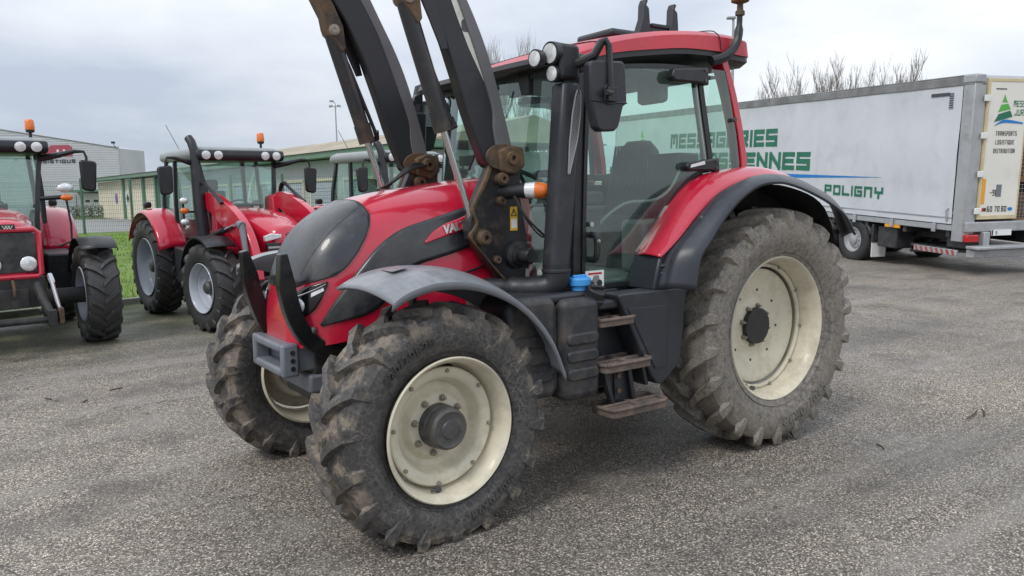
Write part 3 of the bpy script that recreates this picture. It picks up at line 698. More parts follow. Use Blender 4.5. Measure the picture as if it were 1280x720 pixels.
rear = [(.475, 2.60), (.455, 2.45), (.40, 2.15), (.365, 1.945)]
low = [(.365, 1.945), (.48, 1.915), (.62, 1.845), (.74, 1.745), (.85, 1.62), (.96, 1.49), (1.07, 1.34), (1.15, 1.215)]
loop = [tuple(v) for v in crv(DG, 10)[:-1]] + [tuple(v) for v in crv(top, 10)[:-1]] + [tuple(v) for v in crv(rear, 10)[:-1]] + [tuple(v) for v in crv(low, 20)[:-1]] + [tuple(v) for v in crv([(1.15, 1.215), (1.535, 1.215)], 6)[:-1]]
door.add([(x, ysd(z)+.004, z) for x, z in loop], [tuple(range(len(loop)))])
dr = door.build('door', 'glass', T, 0)
# door edging and seal follow the glass
P = []
nl_ = len(loop); cx_, cz_ = 1.0, 2.0
for i in range(nl_):
    p, q_, r_ = Vector(loop[i-1]), Vector(loop[i]), Vector(loop[(i+1) % nl_]); t = (r_-p).normalized(); n = Vector((-t.y, t.x))*.018
    if (Vector((cx_, cz_))-q_).dot(n) > 0: n = -n
    P.append([(q_.x+n.x*.9, ysd(q_.y)-.03, q_.y+n.y*.9), (q_.x-n.x*.6, ysd(q_.y)-.03, q_.y-n.y*.6), (q_.x-n.x*.6, ysd(q_.y)+.012, q_.y-n.y*.6), (q_.x+n.x*.9, ysd(q_.y)+.012, q_.y+n.y*.9)])
MB().grid(P, cu=True, cv=True).build('door_frame', 'black', dr, 40)
hd = MB(); hd.tube([tuple(v) for v in crv([(1.482, .835, 1.535), (1.475, .875, 1.53), (1.470, .885, 1.46), (1.475, .875, 1.39), (1.482, .835, 1.385)], 16)], .020, 10); hd.build('door_handle', 'black', dr)
hl_ = MB(); hl_.cyl((1.475, .83, 1.60), (1.475, .845, 1.60), .016, 12); hl_.cyl((1.47, .89, 1.50), (1.47, .902, 1.50), .012, 10); hl_.build('door_lock', 'steel', dr)
lp = MB(); lp.prism([(1.525, 1.50), (1.49, 1.66), (1.38, 1.66), (1.38, 1.42), (1.42, 1.36), (1.53, 1.36)], .795, .812, 'y'); lp.build('lock_panel', 'black', dr, 0)
for (x0, x1, z0, z1) in ((.80, .455, 2.50, 2.59), (.66, .335, 1.925, 1.995)):
    h = MB(); h.prism([(x0, z0+.025), (x0-.02, z1-.012), (x0-.20, z1+.004), (x1, z1+.02), (x1-.01, z0-.01), (x1+.07, z0), (x0-.03, z0)], .80, .862, 'y'); h.build('hinge', 'black', dr, 30, bevel=.012)
    for zz in (z0+.02, z1-.005): k = MB(); k.cyl((x1+.03, .86, zz), (x1+.03, .868, zz), .010, 10); k.build('hinge_bolt', 'hub', dr)
rf_ = MB(); rf_.prism([(.625, 1.945), (.62, 1.965), (.49, 1.99), (.485, 1.968)], .863, .867, 'y'); rf_.build('hinge_reflector', 'white', dr, 0)
mirror(dr)
gk = [(.33, 2.615), (.20, 2.615), (.15, 2.45), (.085, 2.2), (.05, 1.98), (.06, 1.945), (.30, 1.925), (.335, 2.1), (.385, 2.4)]
gq = MB(); gq.add([(x, ysd(z)+.002, z) for x, z in gk], [tuple(range(len(gk)))]); g1 = gq.build('rear_quarter_glass', 'glass', T, 0)
gb = MB(); gb.cyl((.125, .80, 2.28), (.125, .825, 2.28), .014, 12); gb.build('glass_bolt', 'hub', g1); mirror(g1)
side_bar([(.345, 1.93), (.385, 2.18), (.435, 2.45), (.455, 2.62)], .060, .06)                          # B pillar
side_bar([(.395, 1.93), (.437, 2.18), (.478, 2.42), (.49, 2.58)], .012, .02, name='pillar_trim', m='steel', off=.006)
side_bar([(-.015, 1.90), (-.0, 2.05), (.055, 2.30), (.125, 2.52), (.20, 2.70)], .062, .10, name='rear_pillar', m='red')
side_bar([(.06, 1.925), (.085, 2.17), (.145, 2.42), (.19, 2.62)], .018, .05, name='glass_seal')
side_bar([(.05, 1.915), (.36, 1.90)], .03, .05, name='glass_seal', n=4)
side_bar([(1.60, 1.185), (1.15, 1.185)], .05, .06, name='door_sill', n=4)
# curved windscreen
P = []
for i in range(33):
    a_ = -1+2*i/32; row = []
    for k in range(9):
        z = 1.24+1.31*k/8; yy = (ysd(z)-.01)*a_; xx = 1.575-.065*(z-1.2)/1.4*1.2+.24*(1-abs(a_)**2.6)+.08*(1-(z-1.24)/1.32)*(1-abs(a_)**2.6)
        row.append((xx, yy, z))
    P.append(row)
ws = MB().grid(P).build('windscreen', 'glass', T, 60)
wp2 = MB(); wp2.tube([(1.885, .10, 1.95), (1.86, .18, 2.10), (1.83, .30, 2.35), (1.80, .34, 2.46)], .008, 6); wp2.build('wiper', 'black', ws)
rw = MB(); rw.add([(.0, -.76, 1.95), (.0, .76, 1.95), (.10, .74, 2.64), (.10, -.74, 2.64)], [(0, 1, 2, 3)]); rg = rw.build('rear_window', 'glass', T, 0)
rwf = MB(); rwf.bounds(-.03, .04, -.78, .78, 1.89, 1.95); rwf.build('window_frame', 'black', rg, bevel=.01)

# ---- roof: domed red shell over a black gutter, front visor hanging low
RX = [-.12, -.10, .0, .25, .6, .95, 1.25, 1.5, 1.75, 1.90, 1.985, 2.01]
rt = smoothtab([(-.12, 2.85), (-.10, 2.895), (.0, 2.918), (.3, 2.92), (.6, 2.895), (.85, 2.862), (1.10, 2.81), (1.30, 2.755), (1.45, 2.70), (1.58, 2.645), (1.66, 2.61), (1.70, 2.575)])
rb = smoothtab([(-.12, 2.73), (0, 2.725), (.3, 2.735), (.62, 2.728), (.95, 2.69), (1.25, 2.645), (1.40, 2.607), (1.6, 2.572), (1.70, 2.555)])
def rhw(x):
    if x < .2: return .80-.10*max(0, (.0-x)/.12)**2
    return .80-.07*max(0.0, (x-1.35)/.35)**2.2
secs = []
for x in [-.12+.0] + [-.1+1.80*i/44 for i in range(45)]:
    x = min(x, 1.70); W = rhw(x); zt, zb = rt(x), rb(x); H = zt-zb; sec = []
    for j in range(25):
        t = -1+2*j/24; s_ = math.copysign(1, t); aa = abs(t)
        yy = W*s_*min(1, aa*1.06) if aa < .86 else W*s_*(.912+.088*sin(min(1, (aa-.86)/.10)*pi/2))
        zz = zt-.055*H/.18*(abs(yy)/W)**2.2
        if aa > .86: zz = lin([(.86, zz), (.90, zz-.012), (.95, zb+.52*(zt-.055-zb)), (1.0, zb)], aa)
        sec.append((x, yy, zz))
    sec += [(x, W*.8, zb), (x, 0, zb+.004), (x, -W*.8, zb)]
    secs.append(sec)
roof = MB().loft(secs).build('roof', 'red_roof', T, 35)
secs = []
for i in range(40):
    x = -.10+1.79*i/39; W = rhw(x)-.012; z = rb(x)
    secs.append([(x, -W, z+.003), (x, W, z+.003), (x, W+.002, z-.035), (x, W-.05, z-.062), (x, -W+.05, z-.062), (x, -W-.002, z-.035)])
MB().loft(secs).build('roof_gutter', 'black', roof, 40)
for xx in (1.30, .26):   # shut lines between the roof panels
    W = rhw(xx)+.002
    MB().tube([tuple(v) for v in crv([(xx, -W, rb(xx)+.01), (xx+.01, -W*.97, rt(xx)-.07), (xx+.03, -W*.8, rt(xx)-.028), (xx+.04, 0, rt(xx+.04)+.0), (xx+.03, W*.8, rt(xx)-.028), (xx+.01, W*.97, rt(xx)-.07), (xx, W, rb(xx)+.01)], 60)], .004, 5).build('roof_seam', 'black', roof)
fv = MB()   # visor underside curve across the front
P = []
for i in range(25):
    yy = -.76+1.52*i/24; xx = 1.83-.07*(abs(yy)/.76)**3; zo = .012*(abs(yy)/.76)**2; P.append([(xx-.20, yy, 2.530+zo), (xx, yy, 2.522+zo), (xx+.012, yy, 2.545+zo), (xx-.005, yy, 2.578+zo), (xx-.20, yy, 2.590+zo)])
MB().loft(P).build('roof_visor', 'black', roof, 40)
# folded equipment and hatch on the roof
hq = MB(); hq.bounds(.30, .70, -.22, .18, 2.90, 2.965); hq.build('roof_hatch', 'plastic', T, bevel=.025)
fk = MB()
for xx, lean in ((.235, .0), (-.075, .0)):
    fk.prism([(xx-.055, 2.90), (xx+.075, 2.90), (xx+.065, 2.99), (xx+.02, 3.10), (xx+.015, 3.20), (xx-.005, 3.245), (xx-.03, 3.235), (xx-.012, 3.20), (xx-.04, 3.18), (xx-.05, 3.08)], -.02+lean, .05+lean, 'y')
fk.bounds(-.06, .18, .0, .03, 2.92, 3.06); fk.bounds(-.04, .16, -.01, .045, 3.045, 3.075)
fk.build('roof_rack_bracket', 'plastic', T, 30, bevel=.008)
ra = MB(); ra.bounds(.34, .44, .30, .36, 2.918, 2.935); ra.bounds(.10, .17, .30, .36, 2.918, 2.935); ra.build('roof_fixing', 'black', T, bevel=.004)
# beacon socket on a bent arm at the rear corner
bs = MB(); bs.tube([tuple(v) for v in crv([(.36, .80, 2.665), (.25, .83, 2.70), (.155, .84, 2.79), (.125, .84, 2.90), (.118, .84, 3.08)], 18)], [.035]*6+[.03]*6+[.02]*6, 10); o = bs.build('beacon_arm', 'black', T)
bq = MB(); bq.lathe([(.02, 2.98), (.032, 2.985), (.032, 3.01), (.022, 3.02), (.02, 3.06), (.06, 3.075), (.065, 3.12), (.05, 3.15), (.0005, 3.16)], 20, (.118, .84, 0), 'z'); bq.build('beacon_socket', 'rust', o)

# ---- work lights, mirror, indicator
def lamp(c_, r, d, dirv, par, body='black'):
    dv_ = Vector(dirv).normalized(); c_ = Vector(c_)
    b = MB(); b.tube([c_-dv_*d, c_-dv_*d*.8, c_-dv_*.02, c_], [r*.55, r*1.05, r*1.15, r*1.12], 24); o = b.build('work_light', body, par, 40)
    l = MB(); l.tube([c_-dv_*.006, c_+dv_*.003, c_+dv_*.008], [r*.95, r*.93, r*.4], 24); l.build('lamp_glass', 'lens', o, 50)
    return o
ld = (.99, .10, -.05)
lamp((1.835, .905, 2.575), .058, .12, ld, T); lamp((1.822, .905, 2.465), .044, .10, ld, T); lamp((1.905, .855, 2.548), .046, .06, (.98, .15, 0), T)
lh = MB(); lh.prism(rrect(1.66, 1.80, 2.43, 2.63, .03), .83, .965, 'y'); lh.bounds(1.56, 1.68, .79, .90, 2.49, 2.60); lh.bounds(1.72, 1.90, .78, .86, 2.52, 2.56); lh.build('lamp_housing', 'black', T, 30, bevel=.02)
ma = MB(); ma.tube([(1.68, .92, 2.52), (1.66, 1.0, 2.535), (1.63, 1.05, 2.56), (1.60, 1.075, 2.63), (1.578, 1.085, 2.642), (1.565, 1.10, 2.61), (1.562, 1.11, 2.40), (1.562, 1.12, 2.33)], [.035, .03, .026, .024, .022, .02, .018, .018], 10); mr_ = ma.build('mirror_arm', 'black', T)
mh = MB(); mh.prism([(1.705, 2.50), (1.685, 2.522), (1.46, 2.535), (1.437, 2.515), (1.425, 2.32), (1.43, 2.29), (1.452, 2.285), (1.49, 2.165), (1.52, 2.14), (1.62, 2.135), (1.655, 2.155), (1.70, 2.31)], 1.035, 1.10, 'y'); m1 = mh.build('mirror', 'plastic', T, 30, bevel=.022)
mg = MB(); mg.prism([(1.69, 2.49), (1.46, 2.51), (1.45, 2.33), (1.69, 2.33)], 1.028, 1.034, 'y'); mg.build('mirror_glass', 'mirror', m1, 0)
mj = MB(); mj.bounds(1.53, 1.60, 1.10, 1.135, 2.30, 2.38); mj.cyl((1.565, 1.12, 2.35), (1.62, 1.14, 2.345), .018, 10); mj.prism(rrect(1.515, 1.605, 2.285, 2.40, .03), 1.10, 1.108, 'y'); mj.build('mirror_joint', 'black', m1, bevel=.006)
ms = MB(); ms.tube([(1.70, 1.101, 2.305), (1.60, 1.103, 2.297), (1.43, 1.101, 2.30)], .005, 6); ms.build('mirror_seam', 'black', m1)
for o in (mr_, m1): mirror(o)
ti = MB(); ti.tube([(1.93, .53, 1.80), (1.91, .60, 1.805), (1.89, .66, 1.81), (1.862, .70, 1.812)], [.042, .046, .044, .050], 14); to_ = ti.build('indicator_arm', 'black', T)
tl = MB(); tl.tube([(1.864, .697, 1.812), (1.825, .745, 1.812)], [.046, .049], 20); tl.build('clear_lens', 'lens', to_, 40)
tl = MB(); tl.tube([(1.825, .745, 1.812), (1.795, .782, 1.81), (1.775, .806, 1.81), (1.768, .815, 1.81)], [.049, .046, .032, .012], 20); tl.build('orange_lens', 'orange', to_, 40)
cbl = MB(); cbl.tube([tuple(v) for v in crv([(1.95, .70, 1.78), (1.90, .74, 1.66), (1.80, .78, 1.55), (1.73, .80, 1.50)], 14)], .008, 6); cbl.tube([tuple(v) for v in crv([(1.95, .69, 1.78), (1.86, .74, 1.60), (1.78, .78, 1.53), (1.72, .80, 1.62), (1.72, .80, 1.74)], 14)], .006, 6); cbl.build('lamp_cable', 'hose', T)

# ---- air intake stack beside the windscreen
def rsec(x, y, z, hx, hy, r, tilt=0.0):
    return [(x+a_, y+b_, z+tilt*a_) for a_, b_ in rrect(-hx, hx, -hy, hy, r, 4)]
secs = [rsec(1.714, .90, 2.415, .055, .05, .02), rsec(1.715, .90, 2.40, .066, .06, .025), rsec(1.738, .90, 2.1, .070, .062, .03), rsec(1.765, .90, 1.75, .070, .063, .03), rsec(1.795, .90, 1.45, .071, .065, .04), rsec(1.802, .90, 1.36, .072, .068, .045)]
stk = MB().loft(secs).build('intake_stack', 'plastic', T, 40)
el_ = MB(); el_.tube([tuple(v) for v in crv([(1.800, .90, 1.385), (1.803, .90, 1.31), (1.825, .885, 1.255), (1.89, .83, 1.235), (2.0, .74, 1.24), (2.08, .58, 1.245)], 20)], [.082]*5+[.080]*5+[.072]*4+[.055]*6, 18); el_.build('intake_elbow', 'black', stk, 50)
rg_ = MB(); rg_.lathe([(.080, -.012), (.087, -.006), (.087, .006), (.080, .012)], 28, (1.802, .90, 1.345), 'z'); rg_.build('elbow_ring', 'plastic', stk)
# perforated screen: a tapering plate on the outer rear face, holes between real bars
M['mesh'] = mat('grey_screen', (0.30, 0.305, 0.31), 0.45, metal=0.3)
dk = MB(); mshp = MB()
def scr(t, u):   # t along the height, u across
    z = 1.90+.475*t; x = 1.715+(2.4-z)*.082+lin([(0, .0), (.5, -.026), (1, -.042)], t); wd = lin([(0, .004), (.4, .027), (.7, .029), (.93, .020), (1, .010)], t)
    return Vector((x+u*wd, .9625+(2.4-z)*.004, z))
dk.grid([[tuple(scr(t/20, u)+Vector((0, .001, 0))) for u in (-1, 0, 1)] for t in range(21)]); dk.build('screen_backing', 'print', stk, 0)
for i in range(24):
    for sgn in (1, -1):
        t0 = i/24; t1 = t0+sgn*.125
        if 0 <= t1 <= 1: mshp.tube([tuple(scr(t0, -1)+Vector((0, .004, 0))), tuple(scr((t0+t1)/2, 0)+Vector((0, .005, 0))), tuple(scr(t1, 1)+Vector((0, .004, 0)))], .0032, 4)
for u in (-1, 1): mshp.tube([tuple(scr(t/20, u)+Vector((0, .004, 0))) for t in range(21)], .005, 5)
stuff(mshp.build('screen_mesh', 'mesh', stk, 0))
mirror(stk)

# ---- rear fenders
FA = crv([(-.86, 1.42), (-.66, 1.70), (-.42, 1.80), (-.19, 1.862), (.03, 1.876), (.22, 1.866), (.46, 1.81), (.62, 1.745), (.80, 1.605), (.94, 1.49), (1.055, 1.385), (1.13, 1.19)], 60)
FL = crv([(-.735, 1.46), (-.60, 1.60), (-.40, 1.70), (-.147, 1.786), (.06, 1.835), (.20, 1.848), (.38, 1.832), (.56, 1.755), (.72, 1.637), (.87, 1.48), (.951, 1.39), (1.0, 1.19)], 60)
ctr = Vector((.1, .82)); rows = []
for i in range(60):
    a_, b_ = FA[i], FL[i]; row = []
    for k in range(11):
        t = k/10; p = a_.lerp(b_, t); d = (p-ctr).normalized(); p = p+d*(.018*sin(pi*min(1, t*1.05))+.010*(1 if .30 < t < .92 else 0))
        row.append((p.x, 1.045+.185*t, p.y))
    d = (b_-ctr).normalized()
    row.append((b_.x-d.x*.008, 1.235, b_.y-d.y*.008)); row.append((b_.x-d.x*.022, 1.233, b_.y-d.y*.022))
    rows.append(row)
rf = MB().grid(rows).build('rear_fender', 'rfender', T, 40, solid=.008)
# red inner fender up to the door
RA = crv([(-.10, 1.925), (.10, 1.945), (.36, 1.915), (.50, 1.89), (.64, 1.82), (.78, 1.71), (.90, 1.58), (1.02, 1.455), (1.095, 1.388)], 50)
RB = crv([(-.21, 1.862), (-.02, 1.88), (.22, 1.870), (.46, 1.815), (.64, 1.735), (.81, 1.612), (.93, 1.512), (1.04, 1.432), (1.11, 1.388)], 50)
rows = []
for i in range(50):
    a_, b_ = RA[i], RB[i]; row = [(a_.x, .80, a_.y)]
    for k in range(9):
        t = k/8; p = a_.lerp(b_, t); d = (p-ctr).normalized(); p = p+d*.03*sin(pi*t)
        row.append((p.x, .842+.225*t, p.y))
    rows.append(row)
rr_ = MB().grid(rows).build('inner_fender', 'red', T, 50, solid=.008)
il = MB()   # inner wall of the wheel arch
WA = crv([(-.80, 1.3), (-.6, 1.68), (-.2, 1.83), (.2, 1.84), (.6, 1.66), (.9, 1.38), (1.08, 1.1)], 30)
il.add([(p.x, .70, p.y) for p in WA]+[(.9, .70, .75), (-.6, .70, .9)], [tuple(range(32))]); il.grid([[(p.x, y_, p.y-.03) for y_ in (.70, .9, 1.06)] for p in WA])
o2 = il.build('arch_liner', 'chassis', T, 30)
# dark cladding under the red, with three moulded ridges
cl = MB(); cl.prism([(1.10, 1.395), (1.03, 1.445), (.96, 1.49), (1.01, 1.32), (1.035, 1.185), (1.165, 1.185), (1.135, 1.29)], .82, 1.055, 'y'); ccl = cl.build('fender_cladding', 'rfender', T, 30, bevel=.012)
rd_ = MB()
for k in range(3):
    zz = 1.325-.045*k
    rd_.tube([tuple(v) for v in crv([(1.10-.0*k, 1.050, zz+.008), (1.07, 1.066, zz+.01), (1.03, 1.066, zz+.03), (.99, 1.052, zz+.055)], 12)], [.003]+[.011]*10+[.003], 8)
rd_.build('cladding_ridge', 'rfender', ccl)
for x_, z_ in ((.80, 1.62), (1.0, 1.245)): bt = MB(); bt.ball((x_, 1.115, z_), .016, 10); bt.build('fender_bolt', 'hub', ccl)
lpn = MB(); lpn.prism([(1.47, 1.17), (1.46, 1.19), (.905, 1.188), (.885, 1.165), (.905, .96), (.935, .72), (.96, .69), (1.10, .588), (1.15, .60), (1.20, .66)], .92, 1.075, 'y'); lp_ = lpn.build('step_cladding', 'rfender', T, 30, bevel=.02)
lq = MB(); lq.prism([(1.40, 1.10), (1.06, 1.09), (1.075, .70), (1.17, .70)], 1.0755, 1.082, 'y'); lq.build('cladding_panel', 'rfender', lp_, 30, bevel=.006)
for o in (rf, rr_, o2, ccl, lp_): mirror(o)

# ---- fuel tank, filler caps, card
tk = MB(); tk.prism(rrect(1.632, 1.905, .605, 1.195, .05), .62, 1.10, 'y'); tk1 = tk.build('fuel_tank', 'tank', T, 30, bevel=.045, seg=3)
tk = MB(); tk.prism(rrect(1.92, 2.26, .64, 1.215, .06), .60, 1.055, 'y'); tk.bounds(1.88, 1.95, .62, 1.03, .66, 1.17); tk.build('tank_front', 'tank', tk1, 30, bevel=.05, seg=3)
ri = MB()
for zz in (.76, .865, .965): ri.prism(rrect(1.655, 1.885, zz-.036, zz+.036, .03), 1.08, 1.112, 'y'); ri.prism(rrect(1.96, 2.22, zz-.026, zz+.046, .03), 1.04, 1.066, 'y')
ri.build('tank_rib', 'tank', tk1, 30, bevel=.014)
sh = MB(); sh.prism(rrect(1.64, 2.22, 1.17, 1.225, .025), .55, 1.03, 'y'); sh.build('tank_top', 'plastic', tk1, bevel=.02)
cp = MB(); cp.lathe([(.068, 0), (.068, .03), (.060, .034), (.060, .075), (.052, .082), (.0005, .084)], 24, (0, 0, 0), 'z')
o = cp.build('filler_cap', 'black', tk1); o.location = (1.635, 1.02, 1.165); o.rotation_euler = (radians(-28), radians(-8), 0)
cg = MB(); cg.box(0, 0, .09, .10, .018, .022); o = cg.build('cap_grip', 'black', tk1, bevel=.004); o.location = (1.635, 1.02, 1.165); o.rotation_euler = (radians(-28), radians(-8), radians(0))
bc = MB(); bc.lathe([(.05, -.05), (.05, .0), (.066, .002), (.068, .042), (.055, .050), (.0005, .052)], 24, (1.672, .955, 1.25), 'z'); bc.box(1.672, .955, 1.306, .10, .02, .016); bc.build('additive_cap', 'blue', tk1, bevel=.004)
nk = MB(); nk.cyl((1.672, .955, 1.19), (1.672, .955, 1.215), .055, 18); nk.build('filler_neck', 'black', tk1)
cdp = MB(); cdp.bounds(1.428, 1.575, .893, .897, 1.218, 1.322); cd = cdp.build('photo_card', 'white', T, 0)
# red strip, grey tractor print with wheels
cs = MB(); cs.bounds(1.445, 1.555, .8972, .898, 1.298, 1.31); cs.build('card_heading', 'redlamp', cd, 0)
cs = MB(); cs.prism([(1.545, 1.24), (1.545, 1.262), (1.52, 1.268), (1.51, 1.292), (1.47, 1.292), (1.462, 1.262), (1.445, 1.255), (1.445, 1.24)], .8972, .898, 'y'); cs.build('card_print', 'trim', cd, 0)
for x_, r_ in ((1.465, .022), (1.527, .017)):
    k = MB(); k.lathe([(.0005, .8990), (r_, .8990), (r_, .8985)], 18, (x_, 0, 1.243)); k.build('card_print_wheel', 'print', cd, 0)

# ---- steps
def tread(x0, x1, y0, y1, z, t=.05):
    mb = MB(); pl = rrect(x0, x1, y0, y1, .035)
    mb.prism([(a_, b_) for a_, b_ in pl], z-t, z-.012, 'z')
    # raised rim and bars leave open slots on top
    for p_, q_ in zip(pl, pl[1:]+pl[:1]):
        mb.tube([(p_[0], p_[1], z-.008), (q_[0], q_[1], z-.008)], .013, 6, cap=False)
    xm = (x0+x1)/2; mb.bounds(xm-.02, xm+.02, y0, y1, z-.014, z+.003); mb.bounds(x0, x1, (y0+y1)/2-.012, (y0+y1)/2+.012, z-.014, z+.002)
    return mb
tread(1.335, 1.625, .92, 1.085, 1.055).build('step', 'step', T, 30, bevel=.004)
tread(1.25, 1.63, .93, 1.14, .795, .055).build('step', 'step', T, 30, bevel=.004)
tread(1.165, 1.62, .98, 1.19, .535, .055).build('step', 'step', T, 30, bevel=.004)
sp = MB(); sp.prism([(1.63, 1.20), (1.33, 1.20), (1.22, .60), (1.66, .60)], .885, .915, 'y'); sp.prism([(1.345, 1.05), (1.315, 1.05), (1.205, .60), (1.235, .60)], .915, 1.06, 'y')
sp.build('step_backplate', 'plastic', T, 30, bevel=.005)
hgr = MB(); hgr.prism([(1.60, .76), (1.38, .76), (1.34, .53), (1.53, .53)], 1.04, 1.055, 'y'); hgr.prism([(1.605, .76), (1.575, .76), (1.505, .53), (1.535, .53)], 1.055, 1.085, 'y'); hgr.prism([(1.41, .76), (1.38, .76), (1.335, .53), (1.365, .53)], 1.055, 1.085, 'y'); hgr.bounds(1.45, 1.50, 1.055, 1.07, .55, .74)
so_ = hgr.build('step_hanger', 'plastic', T, 30, bevel=.004)
for zz in (.70, .61): bb = MB(); bb.cyl((1.475, 1.07, zz), (1.475, 1.085, zz), .016, 8); bb.build('hanger_bolt', 'rust', so_)
tl_ = MB(); tl_.bounds(1.40, 1.60, .88, 1.04, 1.10, 1.155); tl_.build('toe_plate', 'plastic', T, bevel=.015)

# ---- cab interior
fl = MB(); fl.bounds(.25, 1.60, -.74, .74, 1.19, 1.235); fl.bounds(1.50, 1.62, -.70, .70, 1.2, 1.55); fl.build('cab_floor', 'trim', T, bevel=.01)
se = MB(); se.prism(rrect(.28, .86, 1.50, 1.62, .05), -.25, .25, 'y'); sea = se.build('seat', 'seat', T, bevel=.04, seg=3)
sb = MB(); secs = []
for k in range(9):
    t = k/8; z = 1.58+.60*t; hw = .255-.03*t**2-.13*max(0, t-.72)**2/.08; x = .36-.11*t
    secs.append([(x+a_, b_, z) for a_, b_ in rrect(-.055, .065, -hw, hw, .05, 3)])
sb.loft(secs); sb.build('seat_back', 'seat', sea, 50)
for k in range(13):
    yy = -.19+.38*k/12
    MB().tube([(.365+.065-.11*t/5+.0, yy, 1.60+.55*t/5) for t in range(6)], .010, 6).build('seat_rib', 'seat', sea)
pe = MB(); pe.bounds(.38, .72, -.2, .2, 1.23, 1.50); pe.build('seat_base', 'black', sea, bevel=.02)
ar = MB(); ar.prism(rrect(.35, .95, 1.70, 1.80, .04), -.42, -.29, 'y'); ar.bounds(.70, .98, -.43, -.28, 1.80, 1.86); ar.build('armrest', 'trim', T, bevel=.02)
ar = MB(); ar.bounds(.15, .85, .42, .66, 1.24, 1.60); ar.bounds(.15, .85, -.68, -.44, 1.24, 1.68); ar.build('side_console', 'trim', T, bevel=.03)
bx = MB(); bx.bounds(.26, .48, .30, .62, 1.62, 2.06); bx.build('monitor_back', 'black', T, bevel=.02)
sc_ = MB(); sc_.tube([(1.50, 0, 1.24), (1.45, 0, 1.55), (1.38, 0, 1.80)], [.09, .07, .05], 12); sc_.bounds(1.40, 1.58, -.14, .14, 1.72, 1.86); col_ = sc_.build('steering_column', 'black', T, bevel=.015)
sw = MB(); n_ = 32
sw.grid([[((.19+.016*cos(b_))*cos(a_), (.19+.016*cos(b_))*sin(a_), .016*sin(b_)) for b_ in [2*pi*j/8 for j in range(8)]] for a_ in [2*pi*i/n_ for i in range(n_)]], True, True)
for k in range(3):
    an = 2*pi*k/3+.5; sw.tube([(0, 0, -.02), (.19*cos(an), .19*sin(an), 0)], .014, 6)
o = sw.build('steering_wheel', 'black', col_); o.location = (1.34, 0, 1.86); o.rotation_euler = (0, radians(-32), 0)
dm = MB(); dm.tube([(1.50, -.45, 1.95), (1.55, -.40, 2.02), (1.60, -.25, 2.04)], .02, 8); dm.bounds(1.53, 1.64, -.42, -.10, 2.0, 2.07); dm.build('dash_display', 'black', T, bevel=.02)
hr2 = MB(); hr2.tube([tuple(v) for v in crv([(1.40, .74, 1.50), (1.30, .745, 1.62), (1.10, .745, 1.72), (.85, .745, 1.735), (.70, .745, 1.80), (.60, .745, 1.93)], 20)], .010, 8); hr2.build('grab_rail', 'trim', T)
vz = MB(); vz.bounds(.55, .63, .35, .60, 2.40, 2.62); vz.build('cab_speaker', 'trim', T, bevel=.03)
im = MB(); im.bounds(1.66, 1.70, .30, .52, 2.40, 2.52); im.tube([(1.68, .41, 2.46), (1.70, .41, 2.56)], .01, 6); im.build('inner_mirror', 'black', T, bevel=.02)
hlr = MB(); hlr.bounds(.15, 1.62, -.70, .70, 2.575, 2.59); hlr.build('headliner', 'trim', T, bevel=.01)
# rear: lower wall, hitch block and number plate carrier
rl = MB(); rl.bounds(-.06, .03, -.70, .70, 1.25, 1.90); rl.build('cab_rear_wall', 'black', T, bevel=.02)
ht = MB(); ht.bounds(-.95, -.35, -.12, .12, .55, .75); ht.tube([(-.35, .35, .75), (-.9, .42, .60)], .04, 8); ht.tube([(-.35, -.35, .75), (-.9, -.42, .60)], .04, 8); ht.build('rear_hitch', 'chassis', T, bevel=.01)
# ================================================================== red tractors parked behind
DISC_B = [(.455, .06), (.44, .055), (.42, .02), (.36, .0), (.34, -.03), (.20, -.04), (.17, .0), (.10, .005)]
DISC_BF = [(.327, .08), (.31, .075), (.29, .03), (.25, .02), (.22, -.02), (.17, -.01), (.10, .0)]
CAP_B = [(.10, 0), (.10, .10), (.07, .13), (.0005, .135)]
BG = 'red tractors parked in a row along the kerb'
WH = {}
def bg_wheel(par, key, c, rot=0.0, flip=1):
    if key not in WH:
        if key == 'f': WH[key] = wheel(par, c, .675, .42, .381, .19, 17, DISC_BF, 'flat', 8, .14, CAP_B, rot=rot, tm='tyre_bg', rm='rim_bg', n=56, lw=.030)
        else: WH[key] = wheel(par, c, .835, .46, .508, .20, 20, DISC_B, 'flat', 8, .14, CAP_B, rot=rot, tm='tyre_bg', rm='rim_bg', n=56, lw=.034)
        o = WH[key]
    else:
        o = WH[key].copy(); COL.objects.link(o); o.parent = par
        for ch in WH[key].children:
            d = ch.copy(); COL.objects.link(d); d.parent = o
        o.location = c; o.rotation_euler = (0, 0, rot)
    o.scale = (1, flip, 1); return o

